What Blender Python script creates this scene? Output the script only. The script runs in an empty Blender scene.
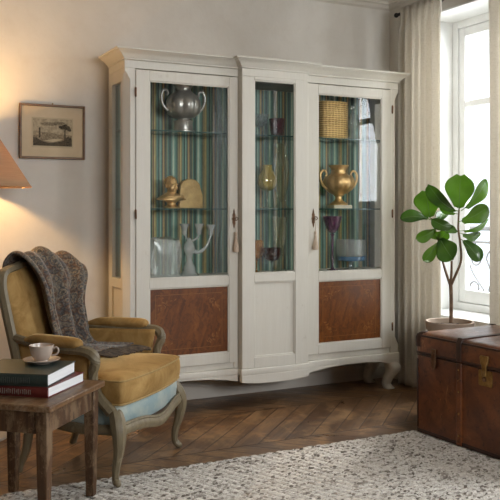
import bpy, bmesh, math, random
from mathutils import Vector, Matrix
random.seed(7)
PI = math.pi
SC = bpy.context.scene
COL = SC.collection

# ------------------------------------------------------------------ camera
H = 1.2
TH = math.radians(26.7)
cam_d = bpy.data.cameras.new('camera')
cam = bpy.data.objects.new('camera', cam_d)
COL.objects.link(cam)
cam.location = (0, -4.68, H)
cam.rotation_euler = (PI / 2, 0, -TH)
cam_d.sensor_width = 36
cam_d.lens = 800 / 500 * 36
cam_d.shift_y = -41 / 500
cam_d.clip_start = 0.05
SC.camera = cam

# ------------------------------------------------------------------ world, light, exposure
world = bpy.data.worlds.new('daylight')
SC.world = world
world.use_nodes = True
wb = world.node_tree.nodes['Background']
wb.inputs[0].default_value = (0.93, 0.97, 1.0, 1)
wb.inputs[1].default_value = 1.5

def area_light(name, loc, rot, sx, sy, power, color, spread=180):
    d = bpy.data.lights.new(name, 'AREA')
    d.shape = 'RECTANGLE'
    d.size, d.size_y = sx, sy
    d.energy = power
    d.color = color
    d.spread = math.radians(spread)
    o = bpy.data.objects.new(name, d)
    COL.objects.link(o)
    o.location = loc
    o.rotation_euler = rot
    return o

# daylight falling in through the two windows of the wall on the window side
area_light('window_daylight', (4.55, -1.0, 2.30), (0, PI / 2 - 0.42, 0), 2.0, 1.5, 175, (0.95, 0.98, 1.0))
area_light('second_window_daylight', (4.45, -3.1, 2.10), (0, PI / 2 - 0.25, 0), 1.7, 1.6, 190, (0.95, 0.98, 1.0))
area_light('added_front_fill', (2.20, -6.85, 2.15), (PI / 2 - 0.15, 0, 0.05), 1.6, 1.2, 150, (0.96, 0.98, 1.0))  # added fill from behind the camera, brightens the cabinet front and interior
sd_ = bpy.data.lights.new('hazy_sun', 'SUN')
sd_.energy = 5.5
sd_.angle = math.radians(14)
sd_.color = (1.0, 0.97, 0.92)
sun = bpy.data.objects.new('hazy_sun', sd_)
COL.objects.link(sun)
sun.location = (6, 0.5, 4)
sun.rotation_euler = Vector((-0.90, -0.40, -0.62)).to_track_quat('-Z', 'Y').to_euler()
SC.view_settings.view_transform = 'Standard'
SC.view_settings.look = 'None'
SC.view_settings.gamma = 1
SC.view_settings.use_curve_mapping = False
SC.view_settings.exposure = 0.0
SC.cycles.max_bounces = 10
SC.cycles.transparent_max_bounces = 24
SC.cycles.transmission_bounces = 8
SC.cycles.glossy_bounces = 5
SC.cycles.diffuse_bounces = 5
SC.cycles.sample_clamp_indirect = 6
SC.cycles.caustics_reflective = False
SC.cycles.caustics_refractive = False

# ------------------------------------------------------------------ object helpers
MATS = {}          # root name -> world matrix of a root Empty

def thing(name, label, cat, loc=(0, 0, 0), rz=0.0, group=None):
    o = bpy.data.objects.new(name, None)
    COL.objects.link(o)
    o.empty_display_size = 0.05
    o.location = loc
    o.rotation_euler = (0, 0, rz)
    tag(o, label, cat, group)
    MATS[o.name] = Matrix.Translation(Vector(loc)) @ Matrix.Rotation(rz, 4, 'Z')
    return o

def tag(o, label, cat, group=None):
    o['label'] = label
    o['category'] = cat
    if group:
        o['group'] = group
    return o

def root_of(o):
    while o.parent is not None:
        o = o.parent
    return o

def obj(name, bm, mats, parent=None, world=False, smooth=True, bevel=0.0, sub=0, seg=2, solid=0.0, angle=40):
    """link bm as one mesh; world=True: its coordinates are world ones, else those of the root thing."""
    if world and parent is not None:
        bm.transform(MATS[root_of(parent).name].inverted())
    me = bpy.data.meshes.new(name)
    bmesh.ops.recalc_face_normals(bm, faces=bm.faces[:])
    bm.to_mesh(me)
    bm.free()
    if not isinstance(mats, (list, tuple)):
        mats = [mats]
    for m in mats:
        me.materials.append(m)
    if smooth:
        for p in me.polygons:
            p.use_smooth = True
    o = bpy.data.objects.new(name, me)
    COL.objects.link(o)
    if parent is not None:
        o.parent = parent
    if solid:
        s = o.modifiers.new('thickness', 'SOLIDIFY')
        s.thickness = solid
        s.offset = 0
    if bevel:
        b = o.modifiers.new('edge', 'BEVEL')
        b.width = bevel
        b.segments = seg
        b.limit_method = 'ANGLE'
        b.angle_limit = math.radians(35)
        b.harden_normals = False
    if sub:
        s = o.modifiers.new('smooth', 'SUBSURF')
        s.levels = s.render_levels = sub
    if smooth and not sub:
        try:
            me.set_sharp_from_angle(angle=math.radians(angle))
        except Exception:
            pass
    return o

def struct(name, bm, m, **k):
    o = obj(name, bm, m, **k)
    o['kind'] = 'structure'
    return o

def single(name, bm, m, label, cat, loc=None, rz=0.0, group=None, **k):
    """a thing that is one mesh; bm in its own local coordinates."""
    o = obj(name, bm, m, **k)
    if loc is not None:
        o.location = loc
    o.rotation_euler = (0, 0, rz)
    MATS[o.name] = Matrix.Translation(Vector(loc or (0, 0, 0))) @ Matrix.Rotation(rz, 4, 'Z')
    return tag(o, label, cat, group)

def BM():
    return bmesh.new()

def box(bm, x0, x1, y0, y1, z0, z1, mi=0):
    v = [bm.verts.new((x, y, z)) for x in (x0, x1) for y in (y0, y1) for z in (z0, z1)]
    fs = [(0, 1, 3, 2), (4, 6, 7, 5), (0, 4, 5, 1), (2, 3, 7, 6), (0, 2, 6, 4), (1, 5, 7, 3)]
    for f in fs:
        bm.faces.new([v[i] for i in f]).material_index = mi
    return v

def prism(bm, pts, a, b, axis='y', mi=0):
    """polygon pts (2-D) extruded along axis from a to b; y: pts are (x,z); z: (x,y); x: (y,z)."""
    def P(p, t):
        return {'y': (p[0], t, p[1]), 'z': (p[0], p[1], t), 'x': (t, p[0], p[1])}[axis]
    A = [bm.verts.new(P(p, a)) for p in pts]
    B = [bm.verts.new(P(p, b)) for p in pts]
    n = len(pts)
    for i in range(n):
        bm.faces.new((A[i], A[(i + 1) % n], B[(i + 1) % n], B[i])).material_index = mi
    bm.faces.new(A).material_index = mi
    bm.faces.new(B[::-1]).material_index = mi

def rings(bm, rs, closed_ring=True, cap0=True, cap1=True, loop=False, mi=0):
    """skin a list of vertex rings (lists of coordinates)."""
    V = [[bm.verts.new(p) for p in r] for r in rs]
    n = len(V[0])
    m = len(V)
    for i in range(m if loop else m - 1):
        a, b = V[i], V[(i + 1) % m]
        for j in range(n if closed_ring else n - 1):
            k = (j + 1) % n
            bm.faces.new((a[j], a[k], b[k], b[j])).material_index = mi
    if closed_ring and not loop:
        if cap0:
            bm.faces.new(V[0][::-1]).material_index = mi
        if cap1:
            bm.faces.new(V[-1]).material_index = mi
    return V

def lathe(bm, prof, c=(0, 0, 0), seg=32, lobes=0, amp=0.0, lobe_z=None, mi=0):
    rs = []
    for r, z in prof:
        k = 0
        if lobes and (lobe_z is None or lobe_z[0] <= z <= lobe_z[1]):
            k = amp
            if lobe_z:
                t = (z - lobe_z[0]) / (lobe_z[1] - lobe_z[0])
                k = amp * math.sin(PI * t)
        rs.append([(c[0] + max(r, 0.0004) * (1 - k + k * abs(math.cos(lobes * a / 2)) * 1.4) * math.cos(a),
                    c[1] + max(r, 0.0004) * (1 - k + k * abs(math.cos(lobes * a / 2)) * 1.4) * math.sin(a), c[2] + z)
                   for a in [2 * PI * i / seg for i in range(seg)]])
    rings(bm, rs, mi=mi)

def smooth_path(pts, n):
    """Catmull-Rom through pts (any dimension)."""
    out = []
    m = len(pts)
    P = [tuple(2 * a - b for a, b in zip(pts[0], pts[1]))] + list(pts) + [tuple(2 * a - b for a, b in zip(pts[-1], pts[-2]))]
    for i in range(1, m):
        p0, p1, p2, p3 = P[i - 1], P[i], P[i + 1], P[i + 2]
        for s in range(n):
            t = s / n
            out.append(tuple(0.5 * (2 * b + (c - a) * t + (2 * a - 5 * b + 4 * c - d) * t * t + (3 * b - a - 3 * c + d) * t ** 3)
                             for a, b, c, d in zip(p0, p1, p2, p3)))
    out.append(tuple(pts[-1]))
    return out

def tube(bm, pts, rad, seg=12, n=6, sx=1.0, sy=1.0, up=(0, 0, 1), loop=False, mi=0, flute=0.0):
    """round bar along a smooth path; rad a number or one per point; sx, sy scale the section (sx across, sy along up)."""
    if not isinstance(rad, (list, tuple)):
        rad = [rad] * len(pts)
    P4 = [tuple(p) + (r,) for p, r in zip(pts, rad)]
    S = smooth_path(P4, n) if n > 1 else P4
    if loop:
        S = S[:-1]
    rs = []
    m = len(S)
    up = Vector(up)
    prev = None
    for i, s in enumerate(S):
        a = Vector(S[(i - 1) % m if loop else max(i - 1, 0)][:3])
        b = Vector(S[(i + 1) % m if loop else min(i + 1, m - 1)][:3])
        t = (b - a).normalized()
        x = t.cross(up)
        if x.length < 0.15:
            x = prev - t * prev.dot(t) if prev is not None else t.cross(Vector((0, 1, 0.01)))
        x.normalize()
        if prev is not None and x.dot(prev) < 0:
            x = -x
        prev = x
        y = t.cross(x).normalized()
        c = Vector(s[:3])
        r = s[3]
        ring = []
        for j in range(seg):
            an = 2 * PI * j / seg
            k = 1 - flute * (1 if j % 2 else 0)
            ring.append(tuple(c + x * (math.cos(an) * r * sx * k) + y * (math.sin(an) * r * sy * k)))
        rs.append(ring)
    rings(bm, rs, loop=loop, mi=mi)

def grid(bm, f, nu, nv, closed_u=False, mi=0):
    V = [[bm.verts.new(f(i / nu, j / nv)) for i in range(nu if closed_u else nu + 1)] for j in range(nv + 1)]
    for j in range(nv):
        for i in range(nu):
            k = (i + 1) % nu if closed_u else i + 1
            bm.faces.new((V[j][i], V[j][k], V[j + 1][k], V[j + 1][i])).material_index = mi
    return V

def ball(bm, c, r, seg=16, rg=10, s=(1, 1, 1), mi=0):
    rs = []
    for i in range(1, rg):
        a = PI * i / rg
        rs.append([(c[0] + r * s[0] * math.sin(a) * math.cos(2 * PI * j / seg), c[1] + r * s[1] * math.sin(a) * math.sin(2 * PI * j / seg),
                    c[2] - r * s[2] * math.cos(a)) for j in range(seg)])
    V = rings(bm, rs, cap0=False, cap1=False, mi=mi)
    lo = bm.verts.new((c[0], c[1], c[2] - r * s[2]))
    hi = bm.verts.new((c[0], c[1], c[2] + r * s[2]))
    for j in range(seg):
        k = (j + 1) % seg
        bm.faces.new((lo, V[0][k], V[0][j])).material_index = mi
        bm.faces.new((hi, V[-1][j], V[-1][k])).material_index = mi

def rrect(x0, x1, y0, y1, r, n=5):
    out = []
    for cx, cy, a0 in ((x1 - r, y1 - r, 0), (x0 + r, y1 - r, PI / 2), (x0 + r, y0 + r, PI), (x1 - r, y0 + r, 1.5 * PI)):
        for i in range(n + 1):
            a = a0 + PI / 2 * i / n
            out.append((cx + r * math.cos(a), cy + r * math.sin(a)))
    return out

# ------------------------------------------------------------------ material helpers
class NT:
    """tiny wrapper: node arithmetic on a material's tree."""
    def __init__(self, name):
        self.m = bpy.data.materials.new(name)
        self.m.use_nodes = True
        self.t = self.m.node_tree
        self.bsdf = self.t.nodes['Principled BSDF']
        self.out = self.t.nodes['Material Output']

    def n(self, typ, **k):
        nd = self.t.nodes.new(typ)
        for a, v in k.items():
            setattr(nd, a, v)
        return nd

    def put(self, sock, v):
        if isinstance(v, bpy.types.NodeSocket):
            self.t.links.new(v, sock)
        else:
            sock.default_value = v

    def coord(self, which='Object', scale=(1, 1, 1), rot=(0, 0, 0), loc=(0, 0, 0)):
        c = self.n('ShaderNodeTexCoord')
        mp = self.n('ShaderNodeMapping')
        self.t.links.new(c.outputs[which], mp.inputs[0])
        mp.inputs['Scale'].default_value = scale
        mp.inputs['Rotation'].default_value = rot
        mp.inputs['Location'].default_value = loc
        return mp.outputs[0]

    def math(self, op, a, b=0.0, c=0.0):
        nd = self.n('ShaderNodeMath', operation=op)
        self.put(nd.inputs[0], a)
        self.put(nd.inputs[1], b)
        self.put(nd.inputs[2], c)
        return nd.outputs[0]

    def noise(self, vec, scale=5.0, detail=4.0, rough=0.55, dist=0.0):
        nd = self.n('ShaderNodeTexNoise')
        self.put(nd.inputs['Vector'], vec)
        nd.inputs['Scale'].default_value = scale
        nd.inputs['Detail'].default_value = detail
        nd.inputs['Roughness'].default_value = rough
        nd.inputs['Distortion'].default_value = dist
        return nd.outputs['Fac']

    def voro(self, vec, scale=5.0, feature='F1', out='Distance'):
        nd = self.n('ShaderNodeTexVoronoi', feature=feature)
        self.put(nd.inputs['Vector'], vec)
        nd.inputs['Scale'].default_value = scale
        return nd.outputs[out]

    def ramp(self, fac, stops, interp='LINEAR'):
        nd = self.n('ShaderNodeValToRGB')
        nd.color_ramp.interpolation = interp
        el = nd.color_ramp.elements
        while len(el) < len(stops):
            el.new(0.5)
        for e, (p, c) in zip(el, stops):
            e.position = p
            e.color = (c[0], c[1], c[2], 1) if isinstance(c, (tuple, list)) else (c, c, c, 1)
        self.put(nd.inputs[0], fac)
        return nd.outputs[0]

    def mix(self, fac, a, b, blend='MIX'):
        nd = self.n('ShaderNodeMix', data_type='RGBA', blend_type=blend)
        self.put(nd.inputs[0], fac)
        for i, v in ((6, a), (7, b)):
            if isinstance(v, (tuple, list)):
                v = (v[0], v[1], v[2], 1)
            self.put(nd.inputs[i], v)
        return nd.outputs[2]

    def sep(self, vec):
        nd = self.n('ShaderNodeSeparateXYZ')
        self.put(nd.inputs[0], vec)
        return nd.outputs

    def comb(self, x, y, z):
        nd = self.n('ShaderNodeCombineXYZ')
        for i, v in enumerate((x, y, z)):
            self.put(nd.inputs[i], v)
        return nd.outputs[0]

    def white(self, vec):
        nd = self.n('ShaderNodeTexWhiteNoise')
        self.put(nd.inputs['Vector'], vec)
        return nd.outputs

    def bump(self, h, strength=0.3, dist=0.01):
        nd = self.n('ShaderNodeBump')
        nd.inputs['Strength'].default_value = strength
        nd.inputs['Distance'].default_value = dist
        self.put(nd.inputs['Height'], h)
        self.put(self.bsdf.inputs['Normal'], nd.outputs[0])
        return nd.outputs[0]

    def schlick(self, f0, power=5.0):
        # reflectance of a thin pane, alike from both of its sides
        lw = self.n('ShaderNodeLayerWeight')
        return self.math('ADD', f0, self.math('MULTIPLY', self.math('POWER', lw.outputs['Facing'], power), 1 - f0))

    def set(self, **k):
        names = {'color': 'Base Color', 'rough': 'Roughness', 'metal': 'Metallic', 'spec': 'Specular IOR Level', 'sheen': 'Sheen Weight',
                 'sheen_rough': 'Sheen Roughness', 'coat': 'Coat Weight', 'coat_rough': 'Coat Roughness', 'trans': 'Transmission Weight', 'ior': 'IOR',
                 'sss': 'Subsurface Weight'}
        for a, v in k.items():
            if a in ('color', 'sheen_tint') and isinstance(v, (tuple, list)):
                v = (v[0], v[1], v[2], 1)
            self.put(self.bsdf.inputs['Sheen Tint' if a == 'sheen_tint' else names[a]], v)
        return self

def simple(name, c1, c2=None, scale=8.0, stretch=(1, 1, 1), rough=0.5, metal=0.0, bump=0.0, bscale=40.0, lo=0.35, hi=0.65, **k):
    t = NT(name)
    v = t.coord('Object', stretch)
    if c2 is not None:
        t.set(color=t.mix(t.ramp(t.noise(v, scale, 5, 0.6), [(lo, 0.0), (hi, 1.0)]), c1, c2))
    else:
        t.set(color=c1)
    t.set(rough=rough, metal=metal, **k)
    if bump:
        t.bump(t.noise(v, bscale, 4), bump, 0.004)
    return t.m

# --- room
def mat_wall():
    t = NT('aged_plaster')
    v = t.coord()
    big = t.noise(v, 1.3, 5, 0.6, 0.4)
    fine = t.noise(v, 9, 6, 0.7)
    c = t.mix(t.ramp(big, [(0.35, 0.0), (0.68, 1.0)]), (0.60, 0.56, 0.50), (0.69, 0.655, 0.60))
    c = t.mix(t.ramp(fine, [(0.5, 0.0), (0.75, 0.35)]), c, (0.56, 0.50, 0.43))
    t.set(color=c, rough=0.85, spec=0.2)
    t.bump(t.math('ADD', t.noise(v, 22, 6, 0.65), t.math('MULTIPLY', t.noise(v, 3, 3), 2.0)), 0.25, 0.006)
    return t.m

def mat_floor():
    t = NT('chevron_oak_parquet')
    s = t.sep(t.coord())
    x, y = s[0], s[1]
    yy = t.math('DIVIDE', t.math('ADD', y, 1.05), 0.60)
    row = t.math('FLOOR', yy)
    fr = t.math('SUBTRACT', yy, row)
    par = t.math('MODULO', t.math('ADD', row, 100.0), 2.0)
    sgn = t.math('SUBTRACT', 1.0, t.math('MULTIPLY', par, 2.0))     # +1 in even rows
    u = t.math('SUBTRACT', x, t.math('MULTIPLY', sgn, y))
    w = t.math('ADD', x, t.math('MULTIPLY', sgn, y))
    # offset so that the chevron points meet: all row borders share u up to a constant
    uu = t.math('DIVIDE', t.math('ADD', u, 100.0), 0.155)
    idx = t.math('FLOOR', uu)
    fu = t.math('SUBTRACT', uu, idx)
    rnd = t.white(t.comb(idx, row, 3.0))
    val = rnd['Value']
    grain = t.noise(t.comb(t.math('MULTIPLY', u, 34.0), t.math('MULTIPLY', w, 2.2), t.math('MULTIPLY', val, 50.0)), 1.0, 5, 0.65, 0.6)
    blot = t.noise(t.comb(t.math('MULTIPLY', u, 5.0), t.math('MULTIPLY', w, 1.6), t.math('MULTIPLY', val, 20.0)), 1.0, 4, 0.6)
    base = t.ramp(val, [(0.0, (0.080, 0.038, 0.017)), (0.35, (0.125, 0.063, 0.028)), (0.7, (0.185, 0.100, 0.046)), (1.0, (0.105, 0.052, 0.023))])
    c = t.mix(t.ramp(grain, [(0.36, 0.6), (0.58, 0.0)]), base, (0.036, 0.019, 0.010))
    c = t.mix(t.ramp(blot, [(0.48, 0.0), (0.72, 0.6)]), c, (0.33, 0.20, 0.10))
    area = t.noise(t.coord(), 1.7, 5, 0.65, 0.5)
    c = t.mix(t.ramp(area, [(0.42, 0.0), (0.62, 0.5)]), c, (0.10, 0.052, 0.025))
    patch = t.noise(t.coord('Object', (5, 5, 5), (0, 0, 0.785)), 1.0, 6, 0.7, 0.8)
    c = t.mix(t.ramp(patch, [(0.50, 0.0), (0.64, 0.7)]), c, (0.33, 0.19, 0.085))
    e1 = t.math('MINIMUM', fu, t.math('SUBTRACT', 1.0, fu))
    e2 = t.math('MULTIPLY', t.math('MINIMUM', fr, t.math('SUBTRACT', 1.0, fr)), 3.9)
    edge = t.math('MINIMUM', e1, e2)
    gap = t.ramp(edge, [(0.0, 0.95), (0.016, 0.85), (0.036, 0.0)])
    c = t.mix(gap, c, (0.018, 0.011, 0.008))
    t.set(color=c, rough=t.ramp(blot, [(0.3, 0.27), (0.7, 0.45)]), spec=0.5)
    hgt = t.math('SUBTRACT', t.math('MULTIPLY', grain, 0.35), gap)
    t.bump(hgt, 0.35, 0.004)
    return t.m

def paint(name, c1, c2, wear=(0.40, 0.33, 0.24), rough=0.42, amt=0.5):
    """brushed old paint: long vertical streaks and small rubbed spots."""
    t = NT(name)
    v = t.coord('Object', (85, 85, 6))
    streak = t.noise(v, 1.0, 5, 0.7)
    v2 = t.coord('Object')
    worn = t.noise(v2, 11, 7, 0.72)
    c = t.mix(t.ramp(streak, [(0.3, 0.0), (0.7, 1.0)]), c1, c2)
    c = t.mix(t.ramp(worn, [(0.62, 0.0), (0.76, amt)]), c, wear)
    t.set(color=c, rough=rough, spec=0.4)
    t.bump(streak, 0.05, 0.001)
    return t.m

def mat_stripes():
    t = NT('striped_lining_fabric')
    s = t.sep(t.coord())
    wob = t.noise(t.coord('Object', (8, 1, 0.7)), 1.0, 2)
    x = t.math('ADD', s[0], t.math('MULTIPLY', wob, 0.012))
    f = t.math('DIVIDE', x, 0.168)
    f = t.math('FRACT', t.math('ADD', f, 20.34))
    T, D, A, G, B, L, O = ((0.125, 0.27, 0.215), (0.045, 0.10, 0.080), (0.36, 0.54, 0.42), (0.60, 0.46, 0.17), (0.19, 0.115, 0.055), (0.60, 0.70, 0.53), (0.32, 0.30, 0.13))
    seq = [(0.0, D), (0.06, T), (0.12, L), (0.16, A), (0.20, T), (0.28, D), (0.33, O), (0.37, B), (0.41, G), (0.45, O), (0.50, T), (0.57, D), (0.62, A),
           (0.655, T), (0.71, B), (0.75, G), (0.775, B), (0.82, D), (0.88, O), (0.91, T), (0.96, D)]
    c = t.ramp(f, seq, 'CONSTANT')
    weave = t.noise(t.coord('Object', (300, 300, 40)), 1.0, 2)
    c = t.mix(t.ramp(weave, [(0.35, 0.25), (0.65, 0.0)]), c, (0.03, 0.05, 0.05))
    t.set(color=c, rough=0.55, sheen=0.2)
    return t.m

def mat_burl():
    t = NT('burl_walnut_veneer')
    v = t.coord('Object')
    warp = t.noise(v, 7, 4, 0.6)
    s = t.sep(v)
    vv = t.comb(t.math('ADD', t.math('MULTIPLY', s[0], 9.0), t.math('MULTIPLY', warp, 1.5)), s[1],
                t.math('ADD', t.math('MULTIPLY', s[2], 4.0), t.math('MULTIPLY', warp, 1.6)))
    g = t.noise(vv, 2.6, 7, 0.68, 1.2)
    eyes = t.voro(v, 34)
    c = t.ramp(g, [(0.22, (0.045, 0.011, 0.002)), (0.42, (0.110, 0.031, 0.006)), (0.58, (0.185, 0.058, 0.010)), (0.78, (0.27, 0.098, 0.018))])
    c = t.mix(t.ramp(eyes, [(0.0, 0.4), (0.22, 0.0)]), c, (0.05, 0.013, 0.005))
    t.set(color=c, rough=0.33, coat=0.25, coat_rough=0.2)
    return t.m

def glass_pane(name, tint=(0.93, 0.96, 0.95), ior=1.5, rough=0.0):
    """window-like glass: see-through with a Fresnel reflection."""
    t = NT(name)
    tr = t.n('ShaderNodeBsdfTransparent')
    tr.inputs[0].default_value = tint + (1,)
    gl = t.n('ShaderNodeBsdfGlossy')
    gl.inputs['Roughness'].default_value = rough
    mx = t.n('ShaderNodeMixShader')
    t.t.links.new(t.schlick(((ior - 1) / (ior + 1)) ** 2), mx.inputs[0])
    t.t.links.new(tr.outputs[0], mx.inputs[1])
    t.t.links.new(gl.outputs[0], mx.inputs[2])
    t.t.links.new(mx.outputs[0], t.out.inputs[0])
    return t.m

def thin_glass(name, tint, body=0.25, bodycol=(0.6, 0.65, 0.65), rough=0.03):
    """hollow blown glass: tinted see-through, soft body, reflections stronger toward the rims."""
    t = NT(name)
    tr = t.n('ShaderNodeBsdfTransparent')
    tr.inputs[0].default_value = tint + (1,)
    df = t.n('ShaderNodeBsdfPrincipled')
    df.inputs['Base Color'].default_value = bodycol + (1,)
    df.inputs['Roughness'].default_value = rough + 0.1
    gl = t.n('ShaderNodeBsdfGlossy')
    gl.inputs['Roughness'].default_value = rough
    m1 = t.n('ShaderNodeMixShader')
    m1.inputs[0].default_value = body
    t.t.links.new(tr.outputs[0], m1.inputs[1])
    t.t.links.new(df.outputs[0], m1.inputs[2])
    m2 = t.n('ShaderNodeMixShader')
    f = t.schlick(0.09, 2.6)
    t.t.links.new(f, m2.inputs[0])
    t.t.links.new(m1.outputs[0], m2.inputs[1])
    t.t.links.new(gl.outputs[0], m2.inputs[2])
    t.t.links.new(m2.outputs[0], t.out.inputs[0])
    return t.m

def mat_velvet():
    t = NT('gold_velvet')
    v = t.coord()
    nap = t.noise(v, 7, 5, 0.65, 0.9)
    c = t.mix(t.ramp(nap, [(0.3, 0.0), (0.7, 1.0)]), (0.20, 0.107, 0.029), (0.42, 0.265, 0.100))
    worn = t.noise(v, 4, 4, 0.6)
    c = t.mix(t.ramp(worn, [(0.6, 0.0), (0.8, 0.5)]), c, (0.50, 0.34, 0.145))
    t.set(color=c, rough=0.8, sheen=0.9, sheen_rough=0.3, sheen_tint=(0.85, 0.62, 0.30), spec=0.15)
    t.bump(t.noise(v, 160, 2), 0.15, 0.002)
    return t.m

def mat_throw():
    t = NT('woven_paisley_wool')
    v = t.coord()
    warp = t.noise(v, 7, 4, 0.65, 1.0)
    vor = t.voro(v, 26)
    mixv = t.math('ADD', t.math('MULTIPLY', warp, 0.85), t.math('MULTIPLY', vor, 0.35))
    c = t.ramp(mixv, [(0.36, (0.035, 0.031, 0.028)), (0.44, (0.115, 0.100, 0.083)), (0.50, (0.28, 0.215, 0.145)), (0.54, (0.075, 0.080, 0.086)),
                      (0.60, (0.25, 0.205, 0.15)), (0.65, (0.15, 0.080, 0.048)), (0.70, (0.085, 0.083, 0.086)), (0.78, (0.20, 0.165, 0.125))])
    fine = t.noise(v, 95, 4, 0.7)
    c = t.mix(t.ramp(fine, [(0.42, 0.6), (0.58, 0.0)]), c, (0.022, 0.020, 0.022))
    fine2 = t.noise(v, 60, 3, 0.7)
    c = t.mix(t.ramp(fine2, [(0.58, 0.0), (0.68, 0.45)]), c, (0.26, 0.20, 0.145))
    t.set(color=c, rough=0.9, sheen=0.25, spec=0.1)
    t.bump(fine, 0.3, 0.003)
    return t.m

def mat_linen():
    t = NT('natural_linen')
    v = t.coord('Object', (1, 420, 60))
    weave = t.noise(v, 1.0, 2, 0.6)
    v2 = t.coord('Object', (1, 40, 420))
    weave2 = t.noise(v2, 1.0, 2, 0.6)
    c = t.mix(t.ramp(t.math('ADD', weave, weave2), [(0.7, 0.0), (1.3, 1.0)]), (0.60, 0.553, 0.485), (0.71, 0.67, 0.60))
    df = t.n('ShaderNodeBsdfDiffuse')
    tl = t.n('ShaderNodeBsdfTranslucent')
    t.put(df.inputs[0], c)
    t.put(tl.inputs[0], c)
    mx = t.n('ShaderNodeMixShader')
    mx.inputs[0].default_value = 0.50
    t.t.links.new(df.outputs[0], mx.inputs[1])
    t.t.links.new(tl.outputs[0], mx.inputs[2])
    t.t.links.new(mx.outputs[0], t.out.inputs[0])
    return t.m

def mat_rug():
    t = NT('braided_wool')
    s = t.sep(t.coord())
    vo = t.n('ShaderNodeTexVoronoi', feature='F1')
    t.put(vo.inputs['Vector'], t.coord('Object', (1.0, 1.7, 0.6), (0, 0, 0.35)))
    vo.inputs['Scale'].default_value = 62
    r = t.sep(vo.outputs['Color'])[0]
    c = t.ramp(r, [(0.0, (0.11, 0.09, 0.072)), (0.11, (0.27, 0.24, 0.205)), (0.24, (0.46, 0.425, 0.375)), (0.50, (0.53, 0.495, 0.44)), (0.85, (0.60, 0.565, 0.51))], 'CONSTANT')
    n = t.noise(t.coord('Object', (1, 1.6, 1)), 85, 3, 0.7)
    c = t.mix(t.ramp(n, [(0.36, 0.7), (0.48, 0.0)]), c, (0.16, 0.13, 0.105))
    big = t.noise(t.coord(), 2.0, 3)
    c = t.mix(t.ramp(big, [(0.4, 0.0), (0.7, 0.25)]), c, (0.42, 0.37, 0.31))
    t.set(color=c, rough=0.95, spec=0.1, sheen=0.15)
    t.bump(t.noise(t.coord('Object', (1, 2.2, 1)), 150, 3), 0.5, 0.004)
    return t.m

def mat_leather():
    t = NT('cognac_leather')
    v = t.coord()
    a = t.noise(v, 5, 6, 0.65, 0.5)
    b = t.noise(v, 28, 6, 0.75)
    c = t.ramp(a, [(0.3, (0.045, 0.011, 0.004)), (0.48, (0.130, 0.036, 0.010)), (0.66, (0.23, 0.072, 0.019))])
    c = t.mix(t.ramp(b, [(0.54, 0.0), (0.66, 0.75)]), c, (0.016, 0.006, 0.004))
    sc = t.noise(t.coord('Object', (14, 30, 9), (0.5, 0.2, 0.1)), 1.0, 4, 0.7, 1.5)
    msk = t.noise(v, 4.5, 3, 0.6)
    scr = t.math('MULTIPLY', t.ramp(sc, [(0.60, 0.0), (0.66, 0.9)]), t.ramp(msk, [(0.50, 0.0), (0.62, 0.9)]))
    c = t.mix(scr, c, (0.46, 0.24, 0.09))
    t.set(color=c, rough=t.ramp(b, [(0.3, 0.28), (0.7, 0.45)]), spec=0.5, coat=0.25, coat_rough=0.3)
    t.bump(b, 0.25, 0.004)
    return t.m

def mat_wood(name, c1, c2, worn, axis=2, rough=0.5, amt=0.6):
    t = NT(name)
    st = [38, 38, 38]
    st[axis] = 2.4
    g = t.noise(t.coord('Object', tuple(st)), 1.0, 5, 0.65, 0.5)
    w = t.noise(t.coord('Object', tuple(0.35 * q if q > 3 else q * 2 for q in st)), 0.8, 6, 0.75)
    c = t.mix(t.ramp(g, [(0.35, 0.0), (0.65, 1.0)]), c1, c2)
    c = t.mix(t.ramp(w, [(0.49, 0.0), (0.58, amt)]), c, worn)
    ch = t.noise(t.coord(), 26, 6, 0.75)
    c = t.mix(t.ramp(ch, [(0.56, 0.0), (0.63, amt * 0.8)]), c, worn)
    c = t.mix(t.ramp(ch, [(0.34, 0.6), (0.42, 0.0)]), c, c1)
    t.set(color=c, rough=rough, spec=0.35)
    t.bump(g, 0.25, 0.003)
    return t.m

def mat_leaf(name, c1, c2):
    t = NT(name)
    v = t.coord()
    c = t.mix(t.ramp(t.noise(v, 12, 3), [(0.3, 0.0), (0.7, 1.0)]), c1, c2)
    t.set(color=c, rough=0.22, spec=0.6)
    tl = t.n('ShaderNodeBsdfTranslucent')
    t.put(tl.inputs[0], t.mix(0.7, c, (0.27, 0.43, 0.06)))
    mx = t.n('ShaderNodeMixShader')
    mx.inputs[0].default_value = 0.45
    t.t.links.new(t.bsdf.outputs[0], mx.inputs[1])
    t.t.links.new(tl.outputs[0], mx.inputs[2])
    t.t.links.new(mx.outputs[0], t.out.inputs[0])
    t.bump(t.noise(v, 45, 3), 0.2, 0.004)
    return t.m

def mat_shade():
    t = NT('pleated_paper_lamp_cloth')
    c = (0.46, 0.29, 0.17)
    v = t.noise(t.coord('Object', (1, 1, 30)), 6, 2)
    col = t.mix(t.ramp(v, [(0.35, 0.0), (0.65, 1.0)]), c, (0.52, 0.335, 0.20))
    df = t.n('ShaderNodeBsdfDiffuse')
    tl = t.n('ShaderNodeBsdfTranslucent')
    t.put(df.inputs[0], col)
    t.put(tl.inputs[0], (0.50, 0.30, 0.16, 1))
    mx = t.n('ShaderNodeMixShader')
    mx.inputs[0].default_value = 0.30
    t.t.links.new(df.outputs[0], mx.inputs[1])
    t.t.links.new(tl.outputs[0], mx.inputs[2])
    t.t.links.new(mx.outputs[0], t.out.inputs[0])
    return t.m

def emit(name, col, s):
    t = NT(name)
    e = t.n('ShaderNodeEmission')
    e.inputs[0].default_value = col + (1,)
    e.inputs[1].default_value = s
    t.t.links.new(e.outputs[0], t.out.inputs[0])
    return t.m

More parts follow.
